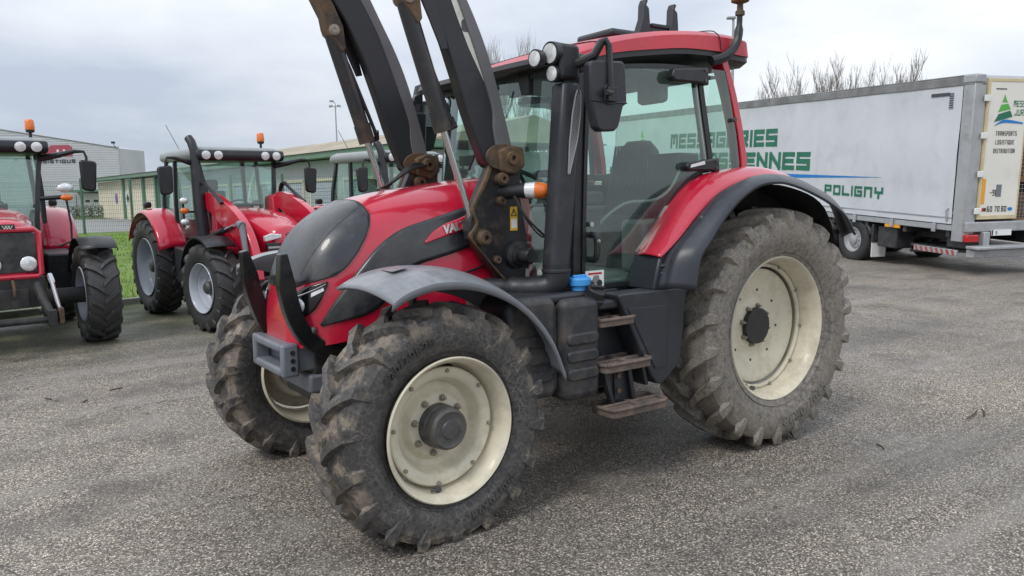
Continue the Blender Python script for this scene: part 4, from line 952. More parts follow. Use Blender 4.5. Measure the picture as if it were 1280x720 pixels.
def bg_tractor(label, loc, rz, sc, old=False, loader=False, steer=0.0, tf=.98, beacon_side=1, hitch=False):
    B = thing('tractor', label, 'tractor', loc, rz, BG, sc)
    red = 'red'
    k = MB(); k.bounds(-.4, 3.1, -.24, .24, .60, 1.0); k.bounds(1.5, 3.0, -.32, .32, .9, 1.25); k.cyl((0, -.95, .83), (0, .95, .83), .15, 14); k.cyl((2.7, -.95, .66), (2.7, .95, .66), .11, 12); k.bounds(.2, 1.6, -.6, .6, .8, 1.25); k.build('chassis', 'chassis', B, bevel=.02)
    bg_wheel(B, 'r', (0, .95, .83)); bg_wheel(B, 'r', (0, -.95, .83), 0, -1)
    bg_wheel(B, 'f', (2.7, tf, .665), steer); bg_wheel(B, 'f', (2.7, -tf, .665), steer, -1)
    # hood
    secs = []
    zt = smoothtab([(1.5, 1.86), (2.2, 1.82), (2.8, 1.72), (3.15, 1.72 if old else 1.60), (3.32, 1.66 if old else 1.53), (3.36, 1.58 if old else 1.40)])
    for i in range(23):
        x = 1.5+1.86*sin(i/22*pi/2); hw = .43*(1-((x-1.5)/1.95)**5)**.5*((1-.22*(x-1.5)/1.86) if old else 1); z1 = zt(x); zb = lin([(1.5, 1.15), (3.36, 1.02 if old else 1.08)], x)
        secs.append([(x, -hw, zb), (x, -hw, z1-.22), (x, -hw*.96, z1-.10), (x, -hw*.75, z1-.03), (x, -hw*.4, z1), (x, 0, z1+.012), (x, hw*.4, z1), (x, hw*.75, z1-.03), (x, hw*.96, z1-.10), (x, hw, z1-.22), (x, hw, zb)])
    hd = MB().loft(secs).build('hood', red, B, 50)
    for s_ in (-1, 1):
        if not loader: bz = MB(); bz.prism([(1.75, 1.25), (1.75, 1.62), (2.9, 1.50), (3.0, 1.32), (2.9, 1.15)], s_*(.36 if old else .425), s_*(.40 if old else .44), 'y'); bz.build('side_grille', 'grille', B, 30, bevel=.006)
    g = MB()
    if old:
        g.prism([(-.29, 1.06), (.29, 1.06), (.30, 1.52), (.26, 1.56), (-.26, 1.56), (-.30, 1.52)], 3.30, 3.378, 'x'); gr_ = g.build('grille', 'grille', B, 30, bevel=.012)
        sr = MB(); sr.tube([(3.37, -.32, 1.04), (3.37, -.325, 1.55), (3.36, -.28, 1.595), (3.36, .28, 1.595), (3.37, .325, 1.55), (3.37, .32, 1.04), (3.37, .28, 1.01), (3.37, -.28, 1.01), (3.37, -.32, 1.04)], .035, 8); sr.build('grille_surround', red, B)
        for yy in (-.19, .19):
            l = MB(); l.lathe([(.085, -.01), (.092, .004), (.088, .012), (.05, .022), (.0005, .024)], 22, (3.378, yy, 1.17), 'x'); l.build('headlight', 'lens', B, 50)
        em = MB(); em.prism([(-.085, 1.595), (.085, 1.595), (.075, 1.665), (-.075, 1.665)], 3.37, 3.392, 'x'); e_ = em.build('emblem', 'print', B, 0)
    else:
        g.prism([(-.33, 1.0), (.33, 1.0), (.38, 1.33), (-.38, 1.33)], 3.28, 3.36, 'x'); gr_ = g.build('grille', 'grille', B, 30, bevel=.012)
        gb_ = MB(); gb_.bounds(3.355, 3.372, -.36, .36, 1.245, 1.275); gb_.build('grille_bar', 'steel', gr_, 0)
        for s_ in (-1, 1):
            l = MB(); l.prism([(s_*.14, 1.40), (s_*.40, 1.35), (s_*.41, 1.43), (s_*.30, 1.47), (s_*.14, 1.45)], 3.30, 3.368, 'x'); l.build('headlight', 'lens', B, 30, bevel=.01)
        em = MB(); em.prism([(-.06, 1.42), (.06, 1.42), (.055, 1.47), (-.055, 1.47)], 3.36, 3.372, 'x'); e_ = em.build('emblem', 'print', B, 0)
        l = MB(); l.tube([(3.355, -.22, 1.13), (3.375, -.22, 1.13), (3.385, -.22, 1.13)], [.075, .075, .06], 18); l.build('lower_lamp', 'grille', B)
    ez = 1.628 if old else 1.445; ex = 3.393 if old else 3.373; hh = .045 if old else .03
    eb = MB()   # three linked peaks in white
    for k_ in (-1, 0, 1):
        cy = k_*.030; eb.add([(ex, cy-.03, ez+.5*hh), (ex, cy-.022, ez+.5*hh), (ex, cy, ez-.25*hh), (ex, cy+.022, ez+.5*hh), (ex, cy+.03, ez+.5*hh), (ex, cy, ez-.55*hh)], [(0, 1, 2, 5), (2, 3, 4, 5)])
    eb.build('emblem_print', 'white', e_, 0)
    # cab: pillars, glass, roof
    pil = {'A': [(1.62, .52, 1.30), (1.60, .56, 1.9), (1.45, .66, 2.66)], 'B': [(.62, .76, 1.35), (.60, .76, 2.0), (.55, .72, 2.66)], 'C': [(-.05, .72, 1.60), (-.08, .74, 2.0), (.02, .68, 2.66)]}
    for nm in pil:
        for s_ in (-1, 1):
            MB().tube([tuple(v) for v in crv([(x, s_*y, z) for x, y, z in pil[nm]], 8)], .042, 4).build('cab_pillar', 'black', B, 30)
    def pane(pts, nm): return MB().add(pts, [tuple(range(len(pts)))]).build(nm, 'glassbg', B, 0)
    pane([(1.63, -.54, 1.32), (1.63, .54, 1.32), (1.61, .56, 1.9), (1.46, .66, 2.64), (1.46, -.66, 2.64), (1.61, -.56, 1.9)], 'windscreen')
    for s_ in (-1, 1):
        pane([(1.62, s_*.54, 1.32), (.64, s_*.76, 1.36), (.60, s_*.765, 2.0), (.56, s_*.725, 2.64), (1.46, s_*.67, 2.64), (1.60, s_*.575, 1.9)], 'side_window')
        pane([(.60, s_*.76, 1.65), (-.05, s_*.725, 1.65), (-.07, s_*.745, 2.0), (.02, s_*.69, 2.64), (.55, s_*.725, 2.64)], 'quarter_window')
    pane([(-.05, -.70, 1.65), (-.05, .70, 1.65), (.02, .67, 2.64), (.02, -.67, 2.64)], 'rear_window')
    k = MB(); k.bounds(-.08, 1.64, -.56, .56, 1.2, 1.34); k.bounds(-.1, .02, -.68, .68, 1.2, 1.64); k.build('cab_body', 'black', B, bevel=.02)
    k = MB(); k.bounds(.25, .75, -.24, .24, 1.5, 1.62); k.bounds(.18, .30, -.24, .24, 1.55, 2.15); k.bounds(.2, .28, -.12, .12, 2.15, 2.35); k.build('seat', 'seat', B, bevel=.04)
    k = MB(); k.tube([(1.52, 0, 1.3), (1.38, 0, 1.82)], .06, 8); k.bounds(1.38, 1.58, -.2, .2, 1.75, 1.92)
    k.grid([[(1.34+(.19+.015*cos(b_))*cos(a_)*.85, (.19+.015*cos(b_))*sin(a_), 1.87+.55*(.19)*cos(a_)+.015*sin(b_)) for b_ in [2*pi*j/6 for j in range(6)]] for a_ in [2*pi*i/24 for i in range(24)]], True, True); k.build('steering_wheel', 'black', B, 30)
    rr = [(a_, b_) for a_, b_ in rrect(-.16, 1.62, -.78, .78, .14, 5)]
    def ring(s_, z): return [(.73+(a_-.73)*s_, b_*s_, z+(.0 if True else 0)) for a_, b_ in rr]
    rf_ = MB().loft([ring(.96, 2.66), ring(1.0, 2.70), ring(1.0, 2.765), ring(.975, 2.81), ring(.88, 2.855), ring(.5, 2.88)]).build('roof', 'roof_bg' , B, 40)
    br_ = MB(); br_.prism([(1.40, 2.62), (1.68, 2.63), (1.72, 2.70), (1.69, 2.80), (1.40, 2.815)], -.75, .75, 'y'); br_.build('lamp_panel', 'black', rf_, 30, bevel=.03)
    for yy in (-.60, -.40, .40, .60):
        l = MB(); l.tube([(1.65, yy, 2.715), (1.725, yy, 2.71), (1.735, yy, 2.709)], [.072, .070, .045], 16); l.build('work_light', 'lens', B, 50)
    # beacon
    bc_ = MB(); by = .62*beacon_side; bc_.tube([(1.05, by, 2.88), (1.05, by, 2.98)], .022, 8); bc_.lathe([(.05, 2.96), (.06, 2.98), (.06, 3.0)], 14, (1.05, by, 0), 'z'); b0 = bc_.build('beacon', 'black', B)
    bd = MB(); bd.lathe([(.062, 3.0), (.066, 3.03), (.062, 3.13), (.045, 3.15), (.0005, 3.155)], 16, (1.05, by, 0), 'z'); bd.build('orange_dome', 'orange', b0, 40)
    ant = MB(); ant.tube([(.3, -.55, 2.88), (.15, -.70, 3.3)], .005, 5); ant.build('aerial', 'black', B, 0)
    # mirrors on long arms
    for s_ in (-1, 1):
        m_ = MB(); m_.tube([(1.50, s_*.66, 2.56), (1.58, s_*.85, 2.60), (1.66, s_*1.08, 2.66), (1.67, s_*1.20, 2.66), (1.67, s_*1.23, 2.58), (1.66, s_*1.23, 2.42)], [.05, .045, .03, .02, .018, .018], 8); a_ = m_.build('mirror_arm', 'black', B)
        m_ = MB(); m_.prism([(s_*1.13, 2.50), (s_*1.15, 2.54), (s_*1.34, 2.52), (s_*1.36, 2.48), (s_*1.33, 2.10), (s_*1.29, 2.07), (s_*1.17, 2.09), (s_*1.14, 2.13)], 1.62, 1.70, 'x'); m_.build('mirror', 'black', a_, 30, bevel=.025)
    # exhaust on the right pillar
    if not old:
        x_ = MB(); x_.tube([(1.72, -.70, 1.0), (1.72, -.72, 1.35), (1.68, -.74, 1.9), (1.62, -.75, 2.55)], [.085, .10, .10, .085], 14); x_.tube([(1.62, -.75, 2.50), (1.61, -.75, 2.78), (1.56, -.77, 2.92), (1.50, -.79, 2.99)], [.075, .072, .07, .068], 14); x_.build('exhaust_stack', 'plastic', B)
        for zz, mm in ((1.98, 'lens'), (1.82, 'orange'), (1.64, 'lens')):
            l = MB(); l.ball((1.66, -.98, zz), .062, 12, (.7, 1.2, .85)); o_ = l.build('marker_lamp', mm, B, 50)
        l = MB(); l.tube([(1.60, -.98, 1.55), (1.60, -.98, 2.02)], .02, 6); l.tube([(1.60, -.98, 1.8), (1.6, -.7, 1.8)], .02, 6); l.build('lamp_bracket', 'black', B)
    else:
        l = MB(); l.tube([(1.60, .60, 1.98), (1.66, .95, 2.0)], .035, 6); l.tube([(1.64, .93, 1.95), (1.66, .96, 1.6), (1.68, .95, 1.35), (1.62, .78, 1.28)], .016, 6); o_ = l.build('lamp_bracket', 'black', B)
        l = MB(); l.ball((1.68, .93, 1.99), .07, 12, (.5, 1.2, .7)); l.build('orange_lens', 'orange', o_, 50)
        l = MB(); l.ball((1.68, .92, 2.13), .085, 12, (.5, 1.3, .8)); l.build('marker_lamp', 'lens', o_, 50)
    # fenders
    for s_ in (-1, 1):
        arc = [(.96*sin(radians(a_)), .84+.98*cos(radians(a_))) for a_ in range(-62, 73, 6)]
        f_ = MB(); f_.grid([[(x, s_*.68, z-.0), (x, s_*.80, z+.035), (x, s_*.98, z+.03), (x, s_*1.14, z), (x*.99, s_*1.18, z-.04)] for x, z in arc]); f_.build('rear_fender', red, B, 45, solid=.012)
        u_ = MB(); u_.add([(x, s_*.70, z) for x, z in arc]+[(.9, s_*.70, .9), (-.8, s_*.70, 1.1)], [tuple(range(len(arc)+2))]); u_.build('arch_liner', 'chassis', B, 0)
        arc = [(2.7+.78*sin(radians(a_)), .66+.78*cos(radians(a_))) for a_ in range(-70, 36, 7)]
        f_ = MB(); f_.grid([[(x, s_*(tf-.22), z-.01), (x, s_*tf, z+.012), (x, s_*(tf+.22), z), (x, s_*(tf+.225), z-.03)] for x, z in arc]); f_.build('front_fender', 'black', B, 45, solid=.012)
        p_ = MB(); p_.prism([(1.75, 1.18), (1.0, 1.22), (1.06, .62), (1.62, .60)], s_*.60, s_*.98, 'y'); p_.build('step_box', 'plastic', B, 30, bevel=.03)
        l = MB(); l.bounds(-.25, -.12, s_*1.0-.06, s_*1.0+.06, 1.86, 1.97); l.build('fender_lamp', 'black', B, bevel=.03)
    if loader:
        for s_ in (-1, 1):
            y0, y1 = s_*.55, s_*.67
            path = crv([(1.50, 1.93), (1.85, 1.96), (2.35, 1.80), (2.85, 1.60), (3.20, 1.38), (3.42, 1.08), (3.52, .78)], 30); P = []
            for i, p in enumerate(path):
                t = (path[min(i+1, 29)]-path[max(i-1, 0)]).normalized(); n = Vector((-t.y, t.x))*(.105+.10*sin(pi*i/29))
                P.append([(p.x+n.x, y0, p.y+n.y), (p.x-n.x, y0, p.y-n.y), (p.x-n.x, y1, p.y-n.y), (p.x+n.x, y1, p.y+n.y)])
            la = MB().loft(P).build('loader_arm', red, B, 40, bevel=.012)
            t_ = MB(); t_.prism([(1.42, 1.0), (1.80, 1.0), (1.86, 1.5), (1.75, 2.05), (1.45, 2.05), (1.40, 1.5)], s_*.46, s_*.56, 'y'); t_.build('loader_tower', red, B, 30, bevel=.015)
            r_ = MB(); r_.tube([(1.75, s_*.70, 1.35), (2.55, s_*.70, 1.52)], .05, 12); r_.build('ram_barrel', 'black', la); r_ = MB(); r_.tube([(2.5, s_*.70, 1.51), (2.95, s_*.70, 1.60)], .025, 10); r_.build('ram_rod', 'chrome', la)
            r_ = MB(); r_.tube([(3.28, s_*.72, 1.62), (3.48, s_*.72, .95)], .045, 12); r_.tube([(3.20, s_*.72, 1.62), (3.32, s_*.72, 1.60)], .06, 10); r_.build('tilt_ram', 'cast', la)
            h_ = MB()
            for q_ in range(3): h_.tube([tuple(v) for v in crv([(1.55, s_*(.68+.03*q_), 1.5), (1.52, s_*.70, 2.0), (1.70, s_*(.68+.02*q_), 2.26), (2.0, s_*.68, 2.16), (2.5, s_*(.66+.02*q_), 1.93)], 18)], .026, 6)
            h_.build('loader_hoses', 'hose', la)
        x_ = MB(); x_.tube([(3.40, -.6, 1.14), (3.40, .6, 1.14)], .06, 12); x_.build('cross_tube', red, B)
        bx_ = MB(); bx_.bounds(3.45, 3.60, -.62, .62, .45, .85); bx_.build('tool_carrier', 'black', B, bevel=.02)
    if hitch:
        hf = MB()
        hf.bounds(3.1, 3.38, -.36, .36, .62, 1.0); hf.bounds(3.3, 3.42, -.16, .16, .62, .86)
        for s_ in (-1, 1): hf.tube([(3.30, s_*.26, .95), (3.46, s_*.30, .72), (3.66, s_*.36, .52)], [.07, .06, .05], 8); hf.bounds(3.58, 3.72, s_*.36-.05, s_*.36+.05, .40, .60)
        hf.tube([(3.64, -.5, .48), (3.64, .42, .48)], .042, 10); h0 = hf.build('front_linkage', 'chassis', B, 35, bevel=.008)
        for s_ in (-1, 1): hr_ = MB(); hr_.tube([(3.38, s_*.40, 1.02), (3.44, s_*.42, .92), (3.45, s_*.42, .905), (3.62, s_*.46, .55)], [.035, .035, .026, .026], 8); hr_.build('lift_ram', 'chrome', h0)
        ch = MB()
        ch.bounds(3.60, 3.70, .43, .49, .42, .62); ch.build('coupling_hook', 'rust', h0, 35, bevel=.01); ch = MB(); ch.bounds(3.60, 3.70, -.49, -.43, .42, .62)
        ch.build('coupling_hook', 'rust', h0, 35, bevel=.01); ch = MB(); ch.tube([(3.43, 0, .98), (3.45, .01, .86), (3.45, 0, .76)], .022, 6); ch.build('coupling_hook', 'rust', h0, 35, bevel=.01)
    return B
bg_tractor('red tractor with a lowered red loader and a tall black exhaust stack, on grey rims', (1.218, -9.079, 0), 1.672, .897, loader=True, steer=.11, beacon_side=1)
bg_tractor('red tractor facing the camera with two round headlights low in its dark grille', (4.325, -9.31, 0), 1.62, .93, old=True, tf=1.04, hitch=True)
bg_tractor('red tractor mostly hidden behind the raised black loader arms of the big tractor', (-1.62, -9.10, 0), 1.76, .897, beacon_side=-1)

# ================================================================== curtain-sided trailer
M['curtain'] = mat('grey_white_curtain', (0.60, 0.62, 0.655), 0.45, coat=0.1, var=0.05, dirt=(0.40, 0.41, 0.44), damt=0.28, dscale=1.4, drough=0.55)
M['alu'] = mat('dull_aluminium', (0.42, 0.43, 0.44), 0.45, metal=0.35, var=0.1, dirt=(0.2, 0.2, 0.2), damt=0.3, dscale=3)
M['rail'] = mat('grimy_roof_rail', (0.24, 0.24, 0.24), 0.6, var=0.15, dirt=(0.10, 0.10, 0.10), damt=0.5, dscale=2)
M['doorc'] = mat('cream_door_paint', (0.77, 0.755, 0.68), 0.35, coat=0.2, var=0.03, dirt=(0.5, 0.47, 0.4), damt=0.2, dscale=2)
M['doorb'] = mat('yellowed_door_edge', (0.60, 0.51, 0.31), 0.45, var=0.1)
M['green'] = mat('green_print', (0.012, 0.155, 0.085), 0.4, var=0.06)
M['lime'] = mat('lime_print', (0.10, 0.42, 0.07), 0.4)
M['bluep'] = mat('blue_print', (0.012, 0.20, 0.56), 0.4)
M['dgrey'] = mat('dark_grey_print', (0.06, 0.06, 0.065), 0.5)
M['orangep'] = mat('orange_reflector', (0.80, 0.36, 0.04), 0.35)
M['frame'] = mat('trailer_chassis_paint', (0.030, 0.031, 0.034), 0.55, var=0.2, dirt=(0.12, 0.11, 0.10), damt=0.35, dscale=4)
M['redw'] = mat('red_stripe', (0.36, 0.05, 0.05), 0.5, var=.15, dirt=(.3, .25, .22), damt=.4)
M['wood'] = mat('brown_timber', (0.17, 0.095, 0.05), 0.7, var=0.25, dscale=5)
M['cage'] = mat('galvanised_wire', (0.33, 0.34, 0.35), 0.5, metal=0.5)
TR = thing('trailer', 'long white curtain sided lorry trailer with green and blue lettering beyond the big tractor', 'trailer')
TPOS, THEAD, TPIT = (-11.8181, -3.1987, -.1362), -1.9198, .0502
TR.matrix_world = Matrix.Translation(TPOS) @ Matrix.Rotation(THEAD, 4, 'Z') @ Matrix.Rotation(-TPIT, 4, 'Y')
# local: +x forward along the trailer, near side is y = 0, the far side at y = -2.5
SGN = -1; LT = 18.0
def Y(v): return v*SGN
# curtain: a slightly rippled sheet
rnd = random.Random(4); ph = [rnd.uniform(0, 6) for _ in range(6)]
def cur_y(x, z):
    d = .010*sin(x*2.1+ph[0])+.006*sin(x*4.3+ph[1]+z*.6)+.007*sin(z*2.4+ph[2]+.3*sin(x))+.004*sin(z*5.2+x*.6)+.0022*sin(x*12.5+2*sin(x*1.3)+z*.8)
    return .018+d*(min(1, max(0, (z-1.12)/.3), max(0, (3.92-z)/.3))*.9+.1)
P = []
for i in range(160):
    x = .30+(LT-.45)*i/159; row = []
    for k in range(18):
        z = 1.14+2.74*k/17
        row.append((x, cur_y(x, z), z))
    P.append(row)
MB().grid(P).build('curtain', 'curtain', TR, 60)
MB().grid([[(p[0], Y(2.5+.012), p[2]) for p in (P[i][0], P[i][-1])] for i in (0, 159)]).build('curtain', 'curtain', TR, 60)
rl = MB(); rl.bounds(.02, LT, min(Y(-.035), Y(.10)), max(Y(-.035), Y(.10)), 3.88, 4.05); rl.bounds(.02, LT, min(Y(-.02), Y(.14)), max(Y(-.02), Y(.14)), 4.051, 4.085); rl.bounds(.02, LT, min(Y(2.4), Y(2.53)), max(Y(2.4), Y(2.53)), 3.88, 4.07); rl.build('roof_rail', 'rail', TR, bevel=.012)
rp_ = MB(); rp_.bounds(.05, LT, min(Y(.14), Y(2.4)), max(Y(.14), Y(2.4)), 4.02, 4.06); rp_.build('roof_sheet', 'curtain', TR, 0)
cv = MB(); cv.bounds(-.02, .30, min(Y(-.045), Y(.2)), max(Y(-.045), Y(.2)), 3.92, 4.075); cv.build('roof_corner', 'alu', TR, bevel=.02)
po = MB(); po.bounds(.0, .28, -.258, .03, .80, 3.92); po.bounds(.0, .28, min(Y(2.38), Y(2.53)), max(Y(2.38), Y(2.53)), .80, 3.92); po.bounds(.0, .2, min(Y(.12), Y(2.38)), max(Y(.12), Y(2.38)), 3.86, 4.02); po.build('rear_post', 'alu', TR, bevel=.015)
fw_ = MB(); fw_.bounds(LT-.1, LT, min(Y(0), Y(2.5)), max(Y(0), Y(2.5)), 1.1, 4.0); fw_.build('front_wall', 'alu', TR, bevel=.02)
bd_ = MB(); bd_.bounds(.02, LT, min(Y(.0), Y(2.5)), max(Y(.0), Y(2.5)), 1.0, 1.12); bd_.build('load_floor', 'alu', TR, bevel=.01)
ls = MB(); ls.tube([(.3, Y(-.024), 1.27), (LT-.1, Y(-.024), 1.27)], .012, 5); ls.build('curtain_hem', 'alu', TR)
for i in range(14): cb_ = MB(); x = .75+1.22*i; cb_.bounds(x-.05, x+.05, min(Y(-.040), Y(-.01)), max(Y(-.040), Y(-.01)), .95, 1.13); cb_.build('curtain_buckle', 'alu', TR, bevel=.006)
hk = MB(); hk.tube([(.42, Y(-.03), 1.20), (.40, Y(-.06), 1.3), (.42, Y(-.06), 1.42), (.40, Y(-.03), 1.46)], .02, 6); hk.build('curtain_ratchet', 'alu', TR)
vt = MB()
for i in range(7): vt.bounds(.52, .62, min(Y(-.03), Y(-.02)), max(Y(-.03), Y(-.02)), 3.46+.045*i, 3.48+.045*i)
vt.bounds(.62, 1.1, min(Y(-.03), Y(-.02)), max(Y(-.03), Y(-.02)), 3.705, 3.77); vt.build('small_print', 'dgrey', TR, 0)
# side lettering: reads left to right as seen from the near side
def put_at(L0):
    return lambda x, z, d: (L0-x, cur_y(L0-x, z)+.002+d*1.5, z)
m_ = MB(); strokes(m_, 'MESSAGERIES', 0, 2.765, .485, .545, .125, .085, put_at(12.93)); m_.build('lettering', 'green', TR, 0)
m_ = MB(); strokes(m_, 'JURASSIENNES', 0, 2.135, .475, .555, .125, .08, put_at(12.12)); m_.build('lettering', 'green', TR, 0)
m_ = MB(); strokes(m_, 'POLIGnY', 0, 1.56, .245, .268, .060, .066, put_at(4.37)); m_.build('lettering', 'green', TR, 0)
sw_ = MB(); sw_.grid([[(lambda X_, Z_: (X_, cur_y(X_, Z_)+.007, Z_))(13.0-10.62*i/60, 2.035-.004*i/60-t_*min(.2, .177*(1-i/60)*1.68+.004)) for t_ in (0, .5, 1)] for i in range(61)]); sw_.build('blue_swoosh', 'bluep', TR, 0)
def hill(mb, pts, put, n=14):
    """a curved band between two edges"""
    a, b_ = crv(pts[0], n), crv(pts[1], n); mb.grid([[put(p.x, p.y), put(q.x, q.y)] for p, q in zip(a, b_)])
def logo(put, par, k, ox, oz):
    """a hill of green bands over a blue sweep"""
    def f(d): return lambda x, z: put(ox+x*k, oz+z*k, d)
    for pts, mm, d in ((([(.36, 1.0), (.30, .80), (.26, .74)], [(.36, 1.0), (.45, .82), (.52, .74)]), 'lime', .003),
                       (([(.24, .66), (.18, .50), (.12, .42)], [(.52, .70), (.58, .62), (.64, .52)]), 'lime', .004),
                       (([(.16, .36), (.08, .22), (.0, .10)], [(.62, .48), (.68, .40), (.74, .28)]), 'green', .005),
                       (([(.10, .04), (.45, .19), (1.2, .10)], [(.0, -.03), (.42, .08), (1.2, .05)]), 'bluep', .006)):
        m_ = MB(); hill(m_, pts, f(d)); m_.build('logo_band', mm, par, 0)
logo(lambda x, z, d: (15.75-x, cur_y(15.75-x, z)+.004+d, z), TR, 1.15, 0, 2.35)

# rear: left door shut, right door folded away so the load shows
dn = MB(); dn.bounds(-.035, .02, -1.235, -.275, 1.27, 3.98); dd = dn.build('rear_door', 'doorc', TR, bevel=.012)
de = MB()
for y0, y1, z0, z1 in ((-.305, -.262, 1.25, 4.0), (-1.245, -1.215, 1.25, 4.0), (-1.215, -.305, 3.94, 4.0), (-1.215, -.305, 1.25, 1.33)): de.bounds(-.045, .01, y0, y1, z0, z1)
de.build('door_edging', 'doorb', dd, bevel=.004)
for z in (1.42, 2.15, 2.9, 3.62): hg = MB(); hg.bounds(-.07, -.03, -.30, -.17, z-.06, z+.06); hg.build('door_hinge', 'white', dd, bevel=.008)
def put_r(x, z, d=.0): return (-.036-d, -.30-x, z)
logo(lambda x, z, d: (-.036-d, -.30-x, z), dd, .60, .15, 3.10)
m_ = MB(); strokes(m_, 'MESS', 0, 3.46, .12, .085, .020, .020, lambda x, z, d: (-.036-d*.5, -.90-x*.75, z)); strokes(m_, 'JUR.', 0, 3.29, .12, .085, .020, .020, lambda x, z, d: (-.036-d*.5, -.94-x*.75, z)); m_.build('lettering', 'green', dd, 0)
m_ = MB()
for tx, z, x0, wd in (('TRANSPORTS', 2.90, .225, .040), ('LOGISTIQUE', 2.73, .235, .040), ('DISTRIBUTION', 2.56, .205, .038)): strokes(m_, tx, x0, z, .088, wd, .013, .0135, lambda x, z, d: (-.036-d*.5, -.30-x, z))
m_.build('lettering', 'dgrey', dd, 0)
m_ = MB(); strokes(m_, '60', .185, 1.40, .11, .058, .018, .016, lambda x, z, d: (-.036-d*.5, -.30-x, z)); strokes(m_, '70', .37, 1.40, .11, .058, .018, .016, lambda x, z, d: (-.036-d*.5, -.30-x, z)); strokes(m_, '80', .54, 1.40, .11, .058, .018, .016, lambda x, z, d: (-.036-d*.5, -.30-x, z)); strokes(m_, '-90', .22, 1.72, .12, .05, .017, .014, lambda x, z, d: (-.036-d*.5, -.30-x, z)); m_.build('speed_marks', 'print', dd, 0)
for nm, mm, pts in (('reflector_strip', 'orangep', (.015, .10, 1.56, 2.06)), ('sticker', 'cast', (.37, .50, 1.70, 1.94)), ('small_plate', 'redlamp', (.06, .11, 1.41, 1.48)), ('small_plate', 'print', (.11, .16, 1.41, 1.48)), ('label', 'dgrey', (.14, .40, 3.79, 3.81))):
    k_ = MB(); k_.bounds(-.041, -.0352, -.30-pts[1], -.30-pts[0], pts[2], pts[3]); k_.build(nm, mm, dd, 0)
ov = MB(); ov.lathe([(.0005, 0), (.05, 0), (.05, .004)], 20, (0, 0, 0), 'x'); o = ov.build('badge', 'bluep', dd, 0); o.location = (-.042, -1.06, 1.45); o.scale = (1, 1.2, .7)
# tail: sill, light bars, under-run bar with red and white flashes, lift frame
bl = MB(); bl.bounds(-.06, .25, -2.5, 0, 1.0, 1.20); bl.build('rear_sill', 'alu', TR, bevel=.02)
ub = MB(); ub.bounds(-.25, -.05, -2.45, -.05, .50, .66); ub.bounds(-.4, -.1, -2.4, .02, .68, .74); ub.bounds(-.12, .1, -.55, -.40, .6, 1.0); ub.bounds(-.12, .1, -2.1, -1.95, .6, 1.0); u0 = ub.build('under_run_bar', 'alu', TR, bevel=.015)
st = MB(); st.bounds(.10, 1.25, -.02, .03, .515, .625); s0 = st.build('side_bar', 'alu', TR, bevel=.006)
sr_ = MB()
for i in range(8):
    x = .14+.14*i; sr_.add([(x, .032, .52), (x+.07, .032, .52), (x+.11, .032, .62), (x+.04, .032, .62)], [(0, 1, 2, 3)])
sr_.build('red_flash', 'redw', s0, 0)
tl_ = MB(); tl_.bounds(-.10, .06, -.30, .0, .80, .95); tl_.bounds(-.10, .06, -2.5, -2.2, .80, .95); tl_.build('tail_lamp', 'redlamp', TR, bevel=.02)
np_ = MB(); np_.bounds(-.075, -.065, -1.12, -.62, .92, 1.04); n0 = np_.build('number_plate', 'white', TR, 0)
m_ = MB(); strokes(m_, 'S', .10, .94, .075, .045, .012, .014, lambda x, z, d: (-.0755-d*.4, -.62-x, z)); m_.bounds(-.0765, -.0752, -.66, -.625, .925, 1.035); m_.build('plate_print', 'print', n0, 0)
lf = MB(); lf.bounds(-.02, 1.6, -2.3, -.2, .56, .62); lf.prism([(.1, .56), (1.7, .40), (1.75, .46), (.3, .66)], -.5, -.3, 'y'); lf.bounds(.0, .5, -.7, -.1, .66, .98); lf.build('lift_frame', 'frame', TR, bevel=.01)
cf = MB(); cf.bounds(.1, LT-1, -.80, -.65, .72, 1.0); cf.bounds(.1, LT-1, -1.85, -1.70, .72, 1.0)
for i in range(14): cf.bounds(.4+1.2*i, .5+1.2*i, -2.45, -.05, .86, 1.0)
cf.build('chassis_beam', 'frame', TR, bevel=.01)
for yl in (-.45, -2.05): lg_ = MB(); lg_.bounds(LT-5.2, LT-5.05, yl-.07, yl+.07, .03, .98); lg_.bounds(LT-5.3, LT-4.95, yl-.14, yl+.14, 0, .04); lg_.build('landing_leg', 'frame', TR, bevel=.01)
tbx = MB(); tbx.bounds(1.9, 2.5, -.55, -.08, .45, .92); tbx.build('tool_box', 'frame', TR, bevel=.03)
ax_ = MB()
for l_ in (3.29, 4.60, 5.90): ax_.cyl((l_, -2.3, .52), (l_, -.2, .52), .07, 10)
ax_.build('axle', 'frame', TR)
WT0 = None
for l_ in (3.29, 4.60, 5.90):
    for sd in (1, -1):
        if WT0 is None:
            t_ = MB(); t_.lathe([(.29, .16), (.33, .185), (.43, .19), (.50, .175), (.52, .15), (.525, .0), (.52, -.15), (.50, -.175), (.43, -.19), (.33, -.185), (.29, -.16)], 40)
            WT0 = t_.build('wheel', 'rubber', TR, 40)
            r_ = MB(); r_.lathe([(.295, .165), (.30, .178), (.285, .18), (.265, .12), (.22, .09), (.20, .115), (.12, .125), (.11, .17), (.06, .185), (.0005, .187)], 32); r_.build('rim', 'alu', WT0, 35)
            for k_ in range(10):
                a_ = 2*pi*k_/10
                if k_ == 0: nb = MB(); nb.cyl((0, 0, 0), (0, .03, 0), .018, 6); nt = nb.build('wheel_nut', 'steel', WT0, 30)
                else: nt = bpy.data.objects.new('wheel_nut', nt.data); COL.objects.link(nt); nt.parent = WT0
                nt.location = (.165*cos(a_), .115, .165*sin(a_))
                hb_ = None
            o = WT0
        else:
            o = WT0.copy(); COL.objects.link(o); o.parent = TR
            for ch in list(WT0.children): d = ch.copy(); COL.objects.link(d); d.parent = o
        o.location = (l_, -1.25+1.03*sd, .525); o.scale = (1, sd, 1)
mg_ = MB()
